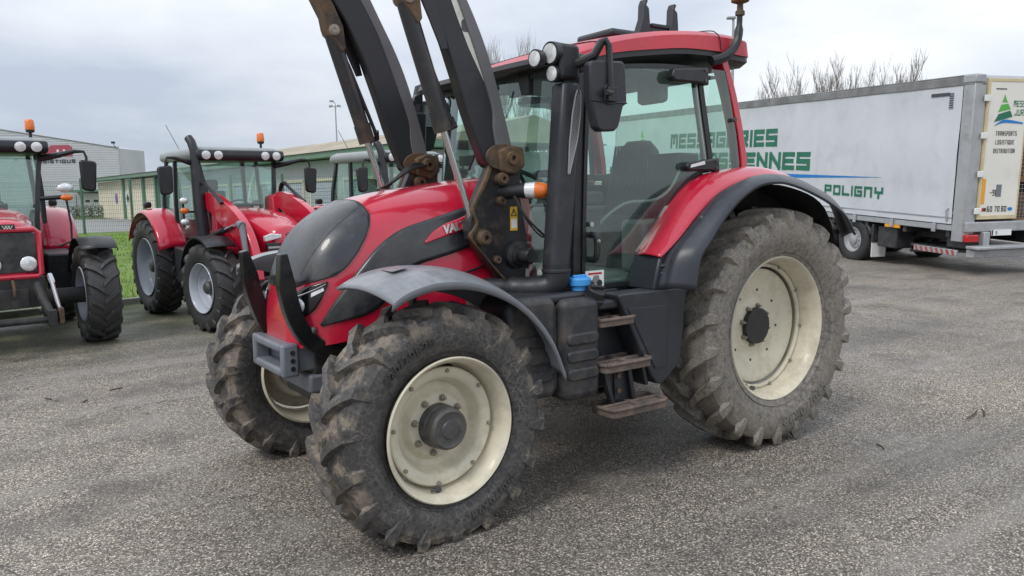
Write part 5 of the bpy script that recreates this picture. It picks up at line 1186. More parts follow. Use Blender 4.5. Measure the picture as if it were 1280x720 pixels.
for l_ in (3.29, 4.60, 5.90):
    arc = [(l_+.60*sin(radians(a_)), .53+.60*cos(radians(a_))) for a_ in range(-75, 80, 12)]
    mg_.grid([[(x, -.03, z), (x, -.42, z)] for x, z in arc]); mg_.grid([[(x, -2.47, z), (x, -2.08, z)] for x, z in arc])
mg_.build('mudguard_rail', 'frame', TR, 40, solid=.02)
mf = MB(); mf.bounds(2.60, 2.62, -.42, -.03, .18, .52); mf.build('mud_flap', 'white', TR, 0); mf = MB(); mf.bounds(2.58, 2.64, -.43, -.02, .52, .95); mf.build('mud_flap_holder', 'frame', TR, bevel=.02)
pl_ = MB(); pl_.bounds(1.75, 2.2, -.03, .0, .93, 1.0); pl_.build('marker_plate', 'orangep', TR, 0)
# load seen through the open door: wire cages on timber decks
for k_, z in enumerate((1.20, 2.05, 2.90)):
    c0 = thing('wire_cage', ('galvanised wire cage on the trailer floor behind the open rear door', 'galvanised wire cage in the middle of the stack inside the trailer', 'topmost galvanised wire cage inside the trailer')[k_], 'cage', group='cages loaded in the trailer')
    c0.matrix_world = TR.matrix_world @ Matrix.Translation((.45, -1.85, z-.08))
    b_ = MB(); b_.bounds(-.30, 1.0, -.55, .50, .0, .13); b_.build('timber_base', 'wood', c0, bevel=.008)
    w_ = MB()
    for i in range(12):
        y_ = -.52+1.0*i/11; w_.tube([(-.28, y_, .13), (-.28, y_, .80)], .006, 4)
    for i in range(9): w_.tube([(-.28, -.52, .16+.08*i), (-.28, .48, .16+.08*i)], .006, 4)
    w_.build('wire_panel', 'cage', c0, 0)
    g_ = MB(); g_.bounds(-.2, .9, -.45, .40, .135, .62); g_.build('packed_goods', 'white' if k_ == 2 else 'wood', c0, bevel=.03)
# ================================================================== ground
def ground_z(x, y):
    """the yard is flat, and climbs gently under the trailer"""
    dx, dy = x-TPOS[0], y-TPOS[1]; s_ = dx*cos(THEAD)+dy*sin(THEAD); t_ = -dx*sin(THEAD)+dy*cos(THEAD)
    h = TPIT*(s_-2.72)
    h = .12*math.log(1+exp(min(40, h/.12))) if s_ < 60 else TPIT*57
    w_ = 1/(1+exp(min(40, max(-40, (t_-7.0)/1.6))))
    return h*w_ - .12*math.log(1+exp(-TPIT*2.72/.12))*w_*(1 if s_ > -6 else max(0, 1+(s_+6)/6))
KD = Vector((-cos(radians(13)), -sin(radians(13)), 0)); KN = Vector((-sin(radians(13)), cos(radians(13)), 0)); K0 = Vector((2.2, -10.42, 0))   # kerb line and its normal towards the yard

def ground_material():
    m = bpy.data.materials.new('chipped_asphalt'); m.use_nodes = True
    t = m.node_tree; b = t.nodes['Principled BSDF']; L = t.links.new
    g = t.nodes.new('ShaderNodeTexCoord')
    def noise(sc, det=4, ro=.6):
        n = t.nodes.new('ShaderNodeTexNoise'); L(g.outputs['Object'], n.inputs['Vector']); n.inputs['Scale'].default_value = sc; n.inputs['Detail'].default_value = det; n.inputs['Roughness'].default_value = ro; return n.outputs['Fac']
    def rng(f, a, bb, c=0.0, d=1.0):
        r = t.nodes.new('ShaderNodeMapRange'); L(f, r.inputs[0])
        for k, v in zip(('From Min', 'From Max', 'To Min', 'To Max'), (a, bb, c, d)): r.inputs[k].default_value = v
        return r.outputs[0]
    def mixc(f, a, bb, bt='MIX'):
        x = t.nodes.new('ShaderNodeMix'); x.data_type = 'RGBA'; x.blend_type = bt
        if isinstance(f, float): x.inputs[0].default_value = f
        else: L(f, x.inputs[0])
        for k, v in ((6, a), (7, bb)):
            if isinstance(v, tuple): x.inputs[k].default_value = (*v, 1)
            else: L(v, x.inputs[k])
        return x.outputs[2]
    def mth(op, a, bb):
        x = t.nodes.new('ShaderNodeMath'); x.operation = op; x.use_clamp = True
        for k, v in ((0, a), (1, bb)):
            if isinstance(v, float): x.inputs[k].default_value = v
            else: L(v, x.inputs[k])
        return x.outputs[0]
    def voro(sc):
        v = t.nodes.new('ShaderNodeTexVoronoi'); L(g.outputs['Object'], v.inputs['Vector']); v.inputs['Scale'].default_value = sc; return v
    v1 = voro(112); v2 = voro(52)
    sp = t.nodes.new('ShaderNodeSeparateColor'); L(v1.outputs['Color'], sp.inputs[0])
    r1 = t.nodes.new('ShaderNodeValToRGB'); L(sp.outputs[0], r1.inputs[0]); e = r1.color_ramp.elements
    e[0].position = 0.0; e[0].color = (.045, .040, .036, 1); e[1].position = 1.0; e[1].color = (.62, .57, .50, 1)
    for ps, c_ in ((.35, (.125, .115, .102, 1)), (.60, (.195, .179, .158, 1)), (.82, (.29, .266, .234, 1)), (.94, (.44, .405, .355, 1))):
        q_ = e.new(ps); q_.color = c_
    stone = r1.outputs[0]
    pit = rng(v1.outputs['Distance'], .35, .72)
    c = mixc(mth('MULTIPLY', pit, .66), stone, (.030, .028, .026))
    s2 = t.nodes.new('ShaderNodeSeparateColor'); L(v2.outputs['Color'], s2.inputs[0])
    c = mixc(mth('MULTIPLY', rng(s2.outputs[1], .93, .95), rng(v2.outputs['Distance'], .45, .25)), c, (.34, .31, .265))
    # worn, oily and dusty areas
    big = noise(.33, 5, .55); mid_ = noise(1.6, 6, .62)
    c = mixc(rng(big, .38, .62), mixc(1.0, c, (1.08, 1.04, 1.0), 'MULTIPLY'), mixc(1.0, c, (1.72, 1.61, 1.48), 'MULTIPLY'))
    c = mixc(rng(mid_, .52, .68, 0, .5), c, (.26, .24, .215))
    c = mixc(rng(noise(.7, 7, .65), .53, .68, 0, .62), c, (.052, .047, .043))
    # moss creeping out from the kerb
    vd = t.nodes.new('ShaderNodeVectorMath'); vd.operation = 'SUBTRACT'; L(g.outputs['Object'], vd.inputs[0]); vd.inputs[1].default_value = K0
    dt = t.nodes.new('ShaderNodeVectorMath'); dt.operation = 'DOT_PRODUCT'; L(vd.outputs[0], dt.inputs[0]); dt.inputs[1].default_value = KN
    ms = mth('MULTIPLY', rng(dt.outputs['Value'], 5.2, .8), rng(noise(1.1, 6, .7), .29, .47))
    ms = mth('MULTIPLY', ms, rng(dt.outputs['Value'], 5.5, 2.5, .5, 1.0))
    c = mixc(mth('MULTIPLY', ms, .93), c, mixc(rng(noise(20, 5, .7), .3, .7), (.035, .05, .012), (.10, .13, .03)))
    # streaks of dust and damp left by wheels
    mpn = t.nodes.new('ShaderNodeMapping'); L(g.outputs['Object'], mpn.inputs[0]); mpn.inputs['Rotation'].default_value = (0, 0, .42); mpn.inputs['Scale'].default_value = (.16, 1.5, 1)
    def snoise(sc, off):
        n = t.nodes.new('ShaderNodeTexNoise'); v_ = t.nodes.new('ShaderNodeVectorMath'); v_.operation = 'ADD'; L(mpn.outputs[0], v_.inputs[0]); v_.inputs[1].default_value = (off, off, 0)
        L(v_.outputs[0], n.inputs['Vector']); n.inputs['Scale'].default_value = sc; n.inputs['Detail'].default_value = 6; n.inputs['Roughness'].default_value = .6; return n.outputs['Fac']
    c = mixc(rng(snoise(1.0, 0), .54, .70, 0, .5), c, (.31, .288, .26))
    c = mixc(rng(snoise(.8, 9.3), .54, .68, 0, .38), c, (.070, .066, .060))
    # fine cracks
    vc = t.nodes.new('ShaderNodeTexVoronoi'); vc.feature = 'DISTANCE_TO_EDGE'; wv_ = t.nodes.new('ShaderNodeVectorMath'); wv_.operation = 'ADD'; nzc = t.nodes.new('ShaderNodeTexNoise'); L(g.outputs['Object'], nzc.inputs['Vector']); nzc.inputs['Scale'].default_value = 2.0; nzc.inputs['Detail'].default_value = 5
    L(g.outputs['Object'], wv_.inputs[0]); L(nzc.outputs['Color'], wv_.inputs[1]); L(wv_.outputs[0], vc.inputs['Vector']); vc.inputs['Scale'].default_value = .30
    c = mixc(mth('MULTIPLY', rng(vc.outputs['Distance'], .0035, .001), rng(noise(.4, 3, .5), .50, .60, 0, .75)), c, (.03, .028, .026))
    L(c, b.inputs['Base Color'])
    L(rng(noise(.5, 6, .6), .40, .60, .50, .88), b.inputs['Roughness']); b.inputs['Specular IOR Level'].default_value = .45
    bp = t.nodes.new('ShaderNodeBump'); bp.inputs['Strength'].default_value = .7; bp.inputs['Distance'].default_value = .006; bp.invert = True
    L(v1.outputs['Distance'], bp.inputs['Height'])
    b2 = t.nodes.new('ShaderNodeBump'); b2.inputs['Strength'].default_value = .25; b2.inputs['Distance'].default_value = .03; L(noise(3, 5, .6), b2.inputs['Height']); L(b2.outputs[0], bp.inputs['Normal'])
    L(bp.outputs[0], b.inputs['Normal']); return m
def spaced(lo, hi, fine0, fine1, step, grow=1.35):
    xs = [fine0+step*i for i in range(int((fine1-fine0)/step)+1)]; d = step
    while xs[0] > lo: d *= grow; xs.insert(0, xs[0]-d)
    d = step
    while xs[-1] < hi: d *= grow; xs.append(xs[-1]+d)
    return xs
gx = spaced(-700, 500, -40, 14, 1.0); gy = spaced(-900, 400, -34, 10, 1.0)
g = MB().grid([[(x, y, ground_z(x, y)) for y in gy] for x in gx]).build('ground', ground_material(), None, 60, recalc=False); structure(g)
if g.data.polygons[0].normal.z < 0: g.data.flip_normals()

# ---- grass strip, kerb of stone lengths, road beyond the fence
M['turf'] = mat('turf_soil', (0.11, 0.18, 0.028), 0.9, var=0.35, dirt=(0.13, 0.17, 0.03), damt=0.5, dscale=1.3, bump=.5, bscale=30)
M['blade'] = mat('grass_blade', (0.17, 0.30, 0.035), 0.6, var=0.35, dirt=(0.21, 0.24, 0.06), damt=.35, dscale=1.2)
M['kerb'] = mat('concrete_kerb', (0.27, 0.26, 0.235), 0.85, var=.15, dirt=(.09, .11, .05), damt=.45, dscale=6, bump=.2)
M['road'] = mat('pale_road', (0.25, 0.245, 0.24), 0.85, var=.08)
def kp(a_, b_, z=0.0): p_ = K0+KD*a_-KN*b_; return (p_.x, p_.y, z)
NG = 24.5
tf_ = MB(); tf_.grid([[kp(-40+2.0*i, .14+.6*j, .085+.01*sin(i*1.7+j)) for j in range(54)] for i in range(46)]); o = tf_.build('lawn', 'turf', None, 60, recalc=False); structure(o)
if o.data.polygons[0].normal.z < 0: o.data.flip_normals()
rnd = random.Random(12); gb_ = MB()
for i in range(52000):
    a_ = rnd.uniform(-14, 14); b_ = .16+(rnd.random()**1.6)*28.0; h = rnd.uniform(.03, .085)*(1+.25*mnoise.noise(Vector((a_*.7, b_*.7, 0)))); an = rnd.uniform(0, 2*pi); wd = rnd.uniform(.006, .012)*(1+b_/12)
    x, y, z = kp(a_, b_, .088); lx, ly = rnd.uniform(-.03, .03), rnd.uniform(-.03, .03)
    gb_.v += [(x-wd*cos(an), y-wd*sin(an), z), (x+wd*cos(an), y+wd*sin(an), z), (x+lx, y+ly, z+h)]; n = len(gb_.v); gb_.f.append((n-3, n-2, n-1))
stuff(gb_.build('grass', 'blade', None, 0, recalc=False))
ks = bpy.data.objects.new('kerb', None); COL.objects.link(ks); structure(ks); kme = None
for i in range(34):
    if kme is None:
        k_ = MB(); k_.bounds(-.495, .495, -.07, .07, -.1, .11); o = k_.build('kerb_stone', 'kerb', ks, bevel=.012); kme = o.data
    else:
        q_ = o.copy(); COL.objects.link(q_); q_.parent = ks; o = q_
    x, y, z = kp(-17+i, .065+rnd.uniform(-.006, .006), rnd.uniform(-.006, .006)); o.location = (x, y, z); o.rotation_euler = (0, 0, radians(13)+rnd.uniform(-.01, .01))
rd_ = MB(); rd_.grid([[kp(-90+10*i, 33.0+4.4*j, .012+.0*j) for j in range(9)] for i in range(24)]); o = rd_.build('road', 'road', None, 0, recalc=False); structure(o)
if o.data.polygons[0].normal.z < 0: o.data.flip_normals()
# fallen leaves and twigs on the yard
M['litter'] = mat('dead_leaf', (0.075, 0.048, 0.026), .8, var=.3)
lt_ = MB()
for (x, y) in [(rnd.uniform(-3.5, 5.5), rnd.uniform(-7.5, 2.2)) for _ in range(60)]:
    an = rnd.uniform(0, 6.3); l = rnd.uniform(.012, .03); w_ = l*rnd.uniform(.25, .5); z = .008
    lt_.add([(x+l*cos(an), y+l*sin(an), z), (x-w_*sin(an), y+w_*cos(an), z+.006), (x-l*cos(an), y-l*sin(an), z+.002), (x+w_*sin(an), y-w_*cos(an), z+.004)], [(0, 1, 2), (0, 2, 3)])
for (x, y, an, l) in [(3.53, -3.69, 0.3, 0.06), (3.83, -3.37, 1.0, 0.04), (4.09, -3.69, 2, 0.05), (-1.73, 1.66, 0.2, 0.14), (-1.86, 1.68, 0.5, 0.1), (-0.45, 1.64, 1, 0.05)]:
    lt_.tube([(x-l*cos(an), y-l*sin(an), .012), (x, y+.012, .016), (x+l*cos(an), y+l*sin(an), .012)], .007, 5)
stuff(lt_.build('leaf_litter', 'litter', None, 0))

# ================================================================== buildings, fence, poles, trees: placed by distance along the view line
CP = Vector((4.6422, 4.4841, 0)); FWD = Vector((-0.57549, -0.81781, 0)); RGT = Vector((-0.81781, 0.57549, 0))
def at(right, depth, z=0.0):
    """a place in the yard given as metres to the right of and away from the photographer's spot"""
    p_ = CP+FWD*depth+RGT*right; return Vector((p_.x, p_.y, z))
VR = atan2(RGT.y, RGT.x)
M['clad'] = mat('grey_cladding', (0.50, 0.51, 0.52), .5, var=.05, dirt=(.3, .3, .3), damt=.15, dscale=.5)  # lightened base colour stands in for distance haze
M['clad2'] = mat('grey_wall_panel', (0.40, 0.42, 0.44), .6, var=.06)
M['shut'] = mat('roller_shutter', (0.36, 0.41, 0.47), .5, var=.08)
M['creamw'] = mat('cream_wall', (0.66, 0.60, 0.46), .85, var=.06, dirt=(.4, .35, .27), damt=.25, dscale=.8)  # wall tone paled to carry the haze in its colour
M['gtrim'] = mat('green_trim', (0.12, 0.22, 0.15), .5, var=.1)
M['tile'] = mat('tan_roof_sheet', (0.36, 0.31, 0.225), .8, var=.2, dirt=(.22, .2, .14), damt=.4, dscale=.9)  # roof tan lightened too, haze put into the colour
M['purple'] = mat('purple_print', (0.18, 0.10, 0.32), .5)
M['fence'] = mat('green_fence_wire', (0.055, 0.13, 0.085), .5, var=.1)
M['pole'] = mat('grey_pole', (0.34, 0.35, 0.36), .5, metal=.3, var=.1)
M['logor'] = mat('red_logo', (0.38, 0.07, 0.10), .6)
M['bark'] = mat('bare_twigs', (0.20, 0.175, 0.155), .9, var=.25)
M['bark2'] = mat('bare_grey_twigs', (0.27, 0.245, 0.22), .9, var=.25)
M['wood_far'] = mat('distant_wood', (0.17, 0.155, 0.135), .95, var=.25)
M['ever'] = mat('evergreen_leaf', (0.05, 0.075, 0.035), .8, var=.4)
M['hedge'] = mat('hedge_leaf', (0.085, 0.105, 0.04), .8, var=.4)

# gabled warehouse, gable end towards the yard: local x right, y away, z up
WHB = thing('warehouse', 'large grey clad warehouse with a gabled roof and a red logo on its end wall', 'warehouse', at(-64.5, 100), VR)
def PZ(mb, pts, a, b_): return mb.prism(pts, a, b_, 'y')
wl_ = MB(); PZ(wl_, [(-16, 0), (15.4, 0), (15.4, 8.35), (.4, 10.95), (-16, 9.0)], 0, 7); wl_.build('wall', 'clad', WHB, 30)
sm = MB()
for i in range(36):
    z = .3+i*.29
    xr = 15.4 if z < 8.3 else 15.4-(z-8.3)*5.9; xl = -16 if z < 8.9 else -16+(z-8.9)*8.3
    if xr > xl+1: sm.bounds(xl+.05, xr-.05, -.03, -.001, z, z+.045)
stuff(sm.build('cladding_ribs', 'clad2', WHB, 0))
vg = MB(); vg.tube([(-16.1, -.05, 9.05), (.4, -.05, 11.03), (15.5, -.05, 8.42)], .10, 6); vg.tube([(15.45, -.05, 0), (15.45, -.05, 8.4)], .09, 6); vg.build('verge_trim', 'clad2', WHB, 0)
lg = MB(); lg.prism([(5.6, 7.45), (9.6, 7.45), (9.6, 8.6), (9.2, 8.85), (7.0, 8.85)], -.06, -.03, 'y'); l0 = lg.build('logo_panel', 'logor', WHB, 0)
lw_ = MB(); lw_.prism([(3.6, 8.45), (6.3, 8.45), (6.75, 8.9), (3.9, 8.9)], -.08, -.062, 'y'); lw_.prism([(7.7, 7.5), (7.95, 7.5), (7.95, 8.3), (7.7, 8.3)], -.08, -.062, 'y'); lw_.prism([(8.5, 7.5), (8.75, 7.5), (8.75, 8.3), (8.5, 8.3)], -.08, -.062, 'y'); lw_.prism([(7.951, 7.85), (8.499, 7.85), (8.499, 8.0), (7.951, 8.0)], -.08, -.062, 'y'); lw_.build('logo_letters', 'white', l0, 0)
m_ = MB(); strokes(m_, 'LOGISTIQUE', 4.6, 6.62, .45, .48, .12, .14, lambda x, z, d: (x, -.06-d, z)); m_.build('lettering', 'dgrey', WHB, 0)
dr_ = MB(); dr_.bounds(8.3, 9.6, -.10, -.03, 0, 2.6); dr_.build('side_door', 'clad2', WHB, 0)
an_ = MB(); an_.prism([(11.2, 0), (13.6, 0), (13.6, 2.75), (11.2, 2.75)], -1.5, -.2, 'y'); an_.build('loading_bay', 'white', WHB, 0)
for x_ in (11.55, 12.6):
    k_ = MB(); k_.bounds(x_, x_+.55, -1.53, -1.49, 1.65, 1.95); k_.build('bay_window', 'print', WHB, 0)
cp_ = MB(); cp_.bounds(9.8, 15.9, -3.5, -.05, 2.95, 3.2); cp_.build('bay_canopy', 'gtrim', WHB, 0)
lt1 = MB(); lt1.bounds(14.8, 15.1, -.5, -.05, 8.9, 9.15); lt1.tube([(15.1, -.2, 8.4), (14.95, -.3, 9.0)], .04, 5); lt1.build('floodlight', 'print', WHB, 0)

# long low workshop with green trim running away to the left
A0, A1 = at(-12.2, 46), at(-44.2, 85); dv_ = (A1-A0); LB = dv_.length
WS = thing('workshop', 'long low cream and grey workshop with green trim, grey roller doors and a tan roof', 'workshop', A0, atan2(dv_.y, dv_.x))
# local: x along the front towards the far end, +y is the yard side or away; pick the side facing the camera
fc_ = 1 if Vector((-dv_.y, dv_.x, 0)).dot(CP-A0) > 0 else -1
def yy(v): return v*fc_
def bb_(mb, x0, x1, y0, y1, z0, z1): return mb.bounds(x0, x1, min(yy(y0), yy(y1)), max(yy(y0), yy(y1)), z0, z1)
k_ = MB(); bb_(k_, -14, 28.5, -9, 0, 0, 3.80); k_.build('wall', 'clad2', WS, 0)
k_ = MB(); bb_(k_, 28.5, LB, -9, .02, 0, 3.75); k_.build('cream_wall', 'creamw', WS, 0)
k_ = MB(); bb_(k_, -15, LB+2.5, -.4, .9, 3.85, 4.15); k_.build('eaves_fascia', 'gtrim', WS, 0)
k_ = MB(); k_.prism([(yy(1.0), 4.16), (yy(-5), 5.45), (yy(-10), 4.16)], -15, 24.5, 'x'); k_.prism([(yy(1.0), 4.16), (yy(-5), 4.42), (yy(-10), 4.16)], 24.6, LB+3, 'x'); k_.build('roof', 'tile', WS, 0)
for i in range(9):
    x = -12.5+4.0*i
    if x > 21: break
    k_ = MB(); bb_(k_, x, x+2.9, .0, .05, 0, 2.55); r0 = k_.build('roller_door', 'shut', WS, 0)
    k_ = MB()
    for j in range(12): bb_(k_, x+.05, x+2.85, .05, .075, .1+.2*j, .14+.2*j)
    stuff(k_.build('shutter_ribs', 'clad2', r0, 0))
    k_ = MB(); bb_(k_, x-.12, x, .0, .10, 0, 2.65); bb_(k_, x+2.9, x+3.02, .0, .10, 0, 2.65); bb_(k_, x-.12, x+3.02, 0, .10, 2.66, 2.80); k_.build('door_frame', 'creamw', WS, 0)
for x in (28.5, 32.5, 39.4):
    k_ = MB(); bb_(k_, x-.2, x+.2, .0, .25, 0, 3.80); k_.build('pillar', 'gtrim', WS, 0)
gz_ = MB(); bb_(gz_, 24.8, 28.1, .0, .06, .2, 3.5); g0 = gz_.build('glazed_front', 'glassbg', WS, 0)
k_ = MB()
for x in (24.8, 25.9, 27.0, 28.1): bb_(k_, x-.06, x+.06, .06, .12, 0, 3.6)
k_.build('window_frame', 'gtrim', g0, 0)
pd_ = MB(); pd_.lathe([(.0005, yy(.05)), (.52, yy(.05)), (.52, yy(.03))], 26, (42.8, 0, 2.0)); pd_.build('round_sign', 'purple', WS, 0)
ds_ = MB(); ds_.prism([(38.0-.2, 2.0), (38.8, 2.95), (39.8, 2.0), (38.8, 1.05)], yy(.03), yy(.05), 'y'); d0 = ds_.build('diamond_sign', 'white', WS, 0)
k_ = MB(); k_.prism([(37.9, 2.0), (38.4, 2.45), (38.9, 2.0), (38.4, 1.55)], yy(.051), yy(.06), 'y'); k_.build('black_diamond', 'print', d0, 0)

# hedge at the foot of the warehouse
def leaf_mass(mb, c_, r, n, size, rnd_, flat=.6):
    for _ in range(n):
        u = rnd_.uniform(-1, 1); a_ = rnd_.uniform(0, 2*pi); q_ = sqrt(1-u*u); rr_ = rnd_.uniform(.55, 1.05)
        p_ = Vector((c_[0]+r[0]*rr_*q_*cos(a_), c_[1]+r[1]*rr_*q_*sin(a_), max(.02, c_[2]+r[2]*rr_*u)))
        d1 = Vector((rnd_.uniform(-1, 1), rnd_.uniform(-1, 1), rnd_.uniform(-flat, flat))).normalized()*size*rnd_.uniform(.6, 1.3); d2 = Vector((rnd_.uniform(-1, 1), rnd_.uniform(-1, 1), rnd_.uniform(-1, 1))).normalized()*size*.5
        mb.v += [tuple(p_-d1), tuple(p_+d2), tuple(p_+d1), tuple(p_-d2)]; n_ = len(mb.v); mb.f.append((n_-4, n_-3, n_-2, n_-1))
rnd = random.Random(5)
hm = MB()
for i in range(14): leaf_mass(hm, (i*.75, rnd.uniform(-.2, .2), .65), (.7, .5, .75), 260, .10, rnd)
hq_ = hm.build('hedge', 'hedge', None, 0, recalc=False); hq_.location = at(-46.5, 84); hq_.rotation_euler = (0, 0, VR)
hq_['label'] = 'low clipped hedge in front of the white loading bay doors'; hq_['category'] = 'hedge'; hq_['kind'] = 'thing'

# wire mesh fence with green posts
FD0, FD1 = at(-36, 43.0), at(13, 37.0)
FN = thing('wire_fence', 'tall green wire mesh fence along the back edge of the lawn', 'fence', FD0, atan2((FD1-FD0).y, (FD1-FD0).x)); FLN = (FD1-FD0).length; npan = 18; pw = FLN/npan
pst = None; pan = None
for i in range(npan+1):
    if pst is None:
        k_ = MB(); k_.bounds(-.045, .045, -.045, .045, 0, 2.95); k_.bounds(-.05, .05, -.05, .05, 2.95, 2.98); pst = k_.build('post', 'fence', FN, 0)
    else: o = pst.copy(); COL.objects.link(o); o.parent = FN; o.location = (i*pw, 0, 0)
for i in range(npan):
    if pan is None:
        k_ = MB(); n_ = 26
        for j in range(n_): x = pw*j/n_; k_.tube([(x, 0, .05), (x, 0, 2.85)], .0065, 3)
        for j in range(14): z = .08+.21*j; k_.tube([(0, .004, z), (pw, .004, z)], .0055 if j % 4 else .009, 3)
        pan = k_.build('mesh_panel', 'fence', FN, 0)
    else: o = pan.copy(); COL.objects.link(o); o.parent = FN; o.location = (i*pw, 0, 0)

# lamp posts
lp1 = thing('lamp_post', 'slim floodlight mast with a small cluster of lamps above the far tractor', 'lamp post', at(-13.2, 61), VR)
k_ = MB(); k_.tube([(0, 0, 0), (0, 0, 5), (0, 0, 8.7)], [.07, .06, .045], 8); k_.build('mast', 'pole', lp1)
k_ = MB(); k_.tube([(-.42, 0, 8.62), (.36, 0, 8.6)], .035, 6); k_.prism([(-.46, 8.55), (-.22, 8.62), (-.24, 8.74), (-.46, 8.70)], -.14, .14, 'y'); k_.prism([(.14, 8.62), (.40, 8.55), (.40, 8.70), (.16, 8.74)], -.14, .14, 'y'); k_.prism([(-.40, 8.95), (-.12, 8.98), (-.14, 9.08), (-.40, 9.08)], -.14, .14, 'y'); k_.tube([(0, 0, 8.6), (0, 0, 8.85), (-.2, 0, 9.0)], .03, 6); k_.build('lamp_cluster', 'pole', lp1)
lp2 = thing('lamp_post', 'tall street lamp with a flat head behind the rear of the big tractor cab', 'lamp post', at(11.3, 40.5), VR)
k_ = MB(); k_.tube([(0, 0, 0), (0, 0, 5), (0, 0, 10.25)], [.10, .085, .06], 8); k_.build('mast', 'pole', lp2)
k_ = MB(); k_.bounds(-.32, .10, -.15, .15, 10.25, 10.36); k_.build('lamp_head', 'pole', lp2, bevel=.02)

# ---- bare trees: recursive branching
def bare_tree(h, seed, spread=.5, dens=1.0, r0=.16, up=.25, levels=5):
    rnd_ = random.Random(seed); tk, tw = MB(), MB()
    def grow(p_, d_, l, r, lev):
        n_ = 3 if lev < 3 else 2; pts = [p_]; q_ = p_.copy(); dd_ = d_.copy()
        for i in range(n_):
            dd_ = (dd_+Vector((rnd_.uniform(-1, 1), rnd_.uniform(-1, 1), rnd_.uniform(-.4, .8)*up*2))*.13).normalized(); q_ = q_+dd_*l/n_; pts.append(q_.copy())
        (tk if lev == 0 else tw).tube([tuple(v) for v in pts], [r*(1-.45*i/n_) for i in range(n_+1)], 6 if lev < 2 else 3, cap=False)
        if lev >= levels: return
        nb_ = int((3 if lev == 0 else 2+rnd_.random()*1.6)*dens+.5)+(1 if lev == 0 else 0)
        for k in range(nb_):
            t = rnd_.uniform(.35, 1.0) if k else 1.0; i = min(n_-1, int(t*n_)); b0 = pts[i].lerp(pts[i+1], t*n_-i)
            ax = Vector((rnd_.uniform(-1, 1), rnd_.uniform(-1, 1), rnd_.uniform(-.2, .5))).normalized(); nd_ = (dd_+ax*spread*(1 if k else .45)+Vector((0, 0, up))).normalized()
            grow(b0, nd_, l*rnd_.uniform(.58, .82), r*.58, lev+1)
    grow(Vector((0, 0, 0)), Vector((0, 0, 1)), h*.34, r0, 0); return tk, tw
PROTO = {}
def put_tree(key, place, sc, rz, label, group, mk='bark', **kw):
    t_ = thing('bare_tree', label, 'tree', place, rz, group, sc)
    if key not in PROTO:
        tk, tw = bare_tree(**kw); a_ = tk.build('trunk', mk, t_, 60); b_ = tw.build('crown', mk, t_, 0, recalc=False); PROTO[key] = (a_, b_)
    else:
        for q_ in PROTO[key]: d_ = q_.copy(); COL.objects.link(d_); d_.parent = t_
RW = 'bare trees rising behind the trailer roof'
tall = [(956, 97, 'A', 'small thin bare tree at the left end of the row behind the trailer'), (973, 99, 'B', 'spindly bare tree second from the left behind the trailer'), (992, 84, 'C', 'bare tree with a wide twiggy crown third from the left behind the trailer'), (1020, 78, 'A', 'bushy bare tree fourth from the left behind the trailer'), (1050, 70, 'B', 'tallest bare tree in the middle of the row behind the trailer'), (1072, 80, 'C', 'narrow bare tree just right of the tallest behind the trailer'), (1089, 77, 'A', 'second bare tree from the right end behind the trailer'), (1112, 74, 'B', 'bare tree at the right end of the row behind the trailer')]
KW = {'A': dict(h=15, seed=3, spread=.44, r0=.24, levels=6, up=.46, dens=1.03), 'B': dict(h=15, seed=8, spread=.42, r0=.26, levels=6, up=.46, dens=1.03), 'C': dict(h=15, seed=21, spread=.46, r0=.24, levels=6, up=.44, dens=1.03)}
TOPS = {}
def tree_at(u, ytop, depth, key, label, group, rz=0.0, mk='bark', topf=1.0):
    """u, ytop give bearing and elevation of the tree top as seen from the yard"""
    r_ = (u-640)/981.0*depth; ht = 1.8+(242+(640-u)*.01806-ytop)/981.0*depth
    if key not in TOPS:
        tk, tw = bare_tree(**KW[key]); zs_ = sorted(v[2] for v in tw.v); TOPS[key] = zs_[int(len(zs_)*.997)]
    put_tree(key, at(r_, depth), ht/TOPS[key], rz, label, group, mk, **KW[key])
for i, (u, yt, k, lb) in enumerate(tall): tree_at(u, yt, 92+(i*7) % 13, k, lb, RW, rz=i*1.3)
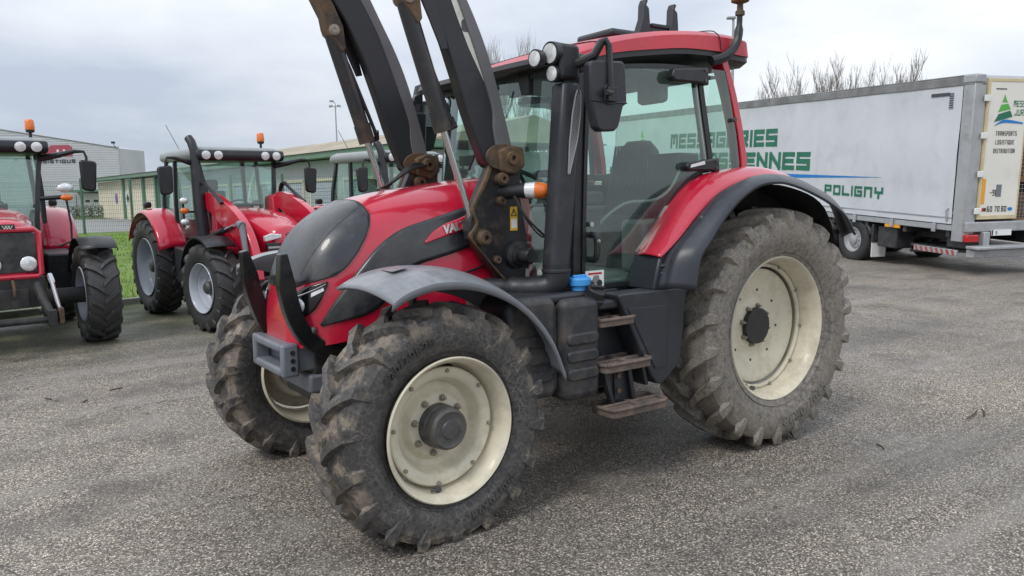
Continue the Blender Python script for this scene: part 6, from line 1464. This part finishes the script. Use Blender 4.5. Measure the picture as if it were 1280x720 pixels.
KW['D'] = dict(h=16, seed=31, spread=.38, r0=.2, levels=6, up=.45, dens=1.15)
KW['E'] = dict(h=16, seed=44, spread=.42, r0=.2, levels=6, up=.40, dens=1.15)
GB = 'bare trees seen behind the cab'
for i, (u, yt, dp, k, lb) in enumerate(((614, 62, 70, 'D', 'pale upright bare tree above the front of the cab roof, left of three'), (630, 53, 74, 'E', 'pale upright bare tree above the front of the cab roof, middle of three'), (648, 58, 71, 'D', 'pale upright bare tree above the front of the cab roof, right of three'), (668, 112, 62, 'A', 'bare tree seen through the front of the cab glass, left of two'), (690, 104, 60, 'C', 'bare tree seen through the front of the cab glass, right of two'))):
    tree_at(u, yt, dp, k, lb, GB, rz=i*1.7, mk='bark2')
KW['F'] = dict(h=10, seed=61, spread=.75, r0=.15, levels=5)
# brown winter wood low on the horizon, and an evergreen between the loader arms
wd_ = MB(); rnd = random.Random(9)
for i in range(70):
    u = rnd.uniform(-38, -18); dp = rnd.uniform(126, 140); h = rnd.uniform(8.6, 11.2)
    for j in range(34):
        x = u+rnd.gauss(0, .9); y = dp+rnd.gauss(0, 1.0); z0 = rnd.uniform(0, h*.7); l = rnd.uniform(1.0, 2.6); dx = rnd.uniform(-.5, .5)
        p_, q_ = at(x, y, z0), at(x+dx, y, z0+l); wd_.tube([tuple(p_), tuple(q_)], [.05, .015], 3, cap=False)
stuff(wd_.build('far_wood', 'wood_far', None, 0, recalc=False))
et = thing('evergreen_tree', 'dull green tree seen between the two raised loader arms', 'tree', at(-5.2, 66), 0)
k_ = MB(); k_.tube([(0, 0, 0), (0, 0, 4), (.1, 0, 6.5)], [.2, .15, .05], 7); k_.build('trunk', 'bark', et)
k_ = MB(); rnd = random.Random(77)
for i in range(26):
    a_ = rnd.uniform(0, 6.3); z = rnd.uniform(1.5, 7.2); q_ = 1.6*(1-abs(z-4)/4.5)
    leaf_mass(k_, (q_*cos(a_), q_*sin(a_), z), (.7, .7, .5), 130, .12, rnd)
k_.build('crown', 'ever', et, 0, recalc=False)
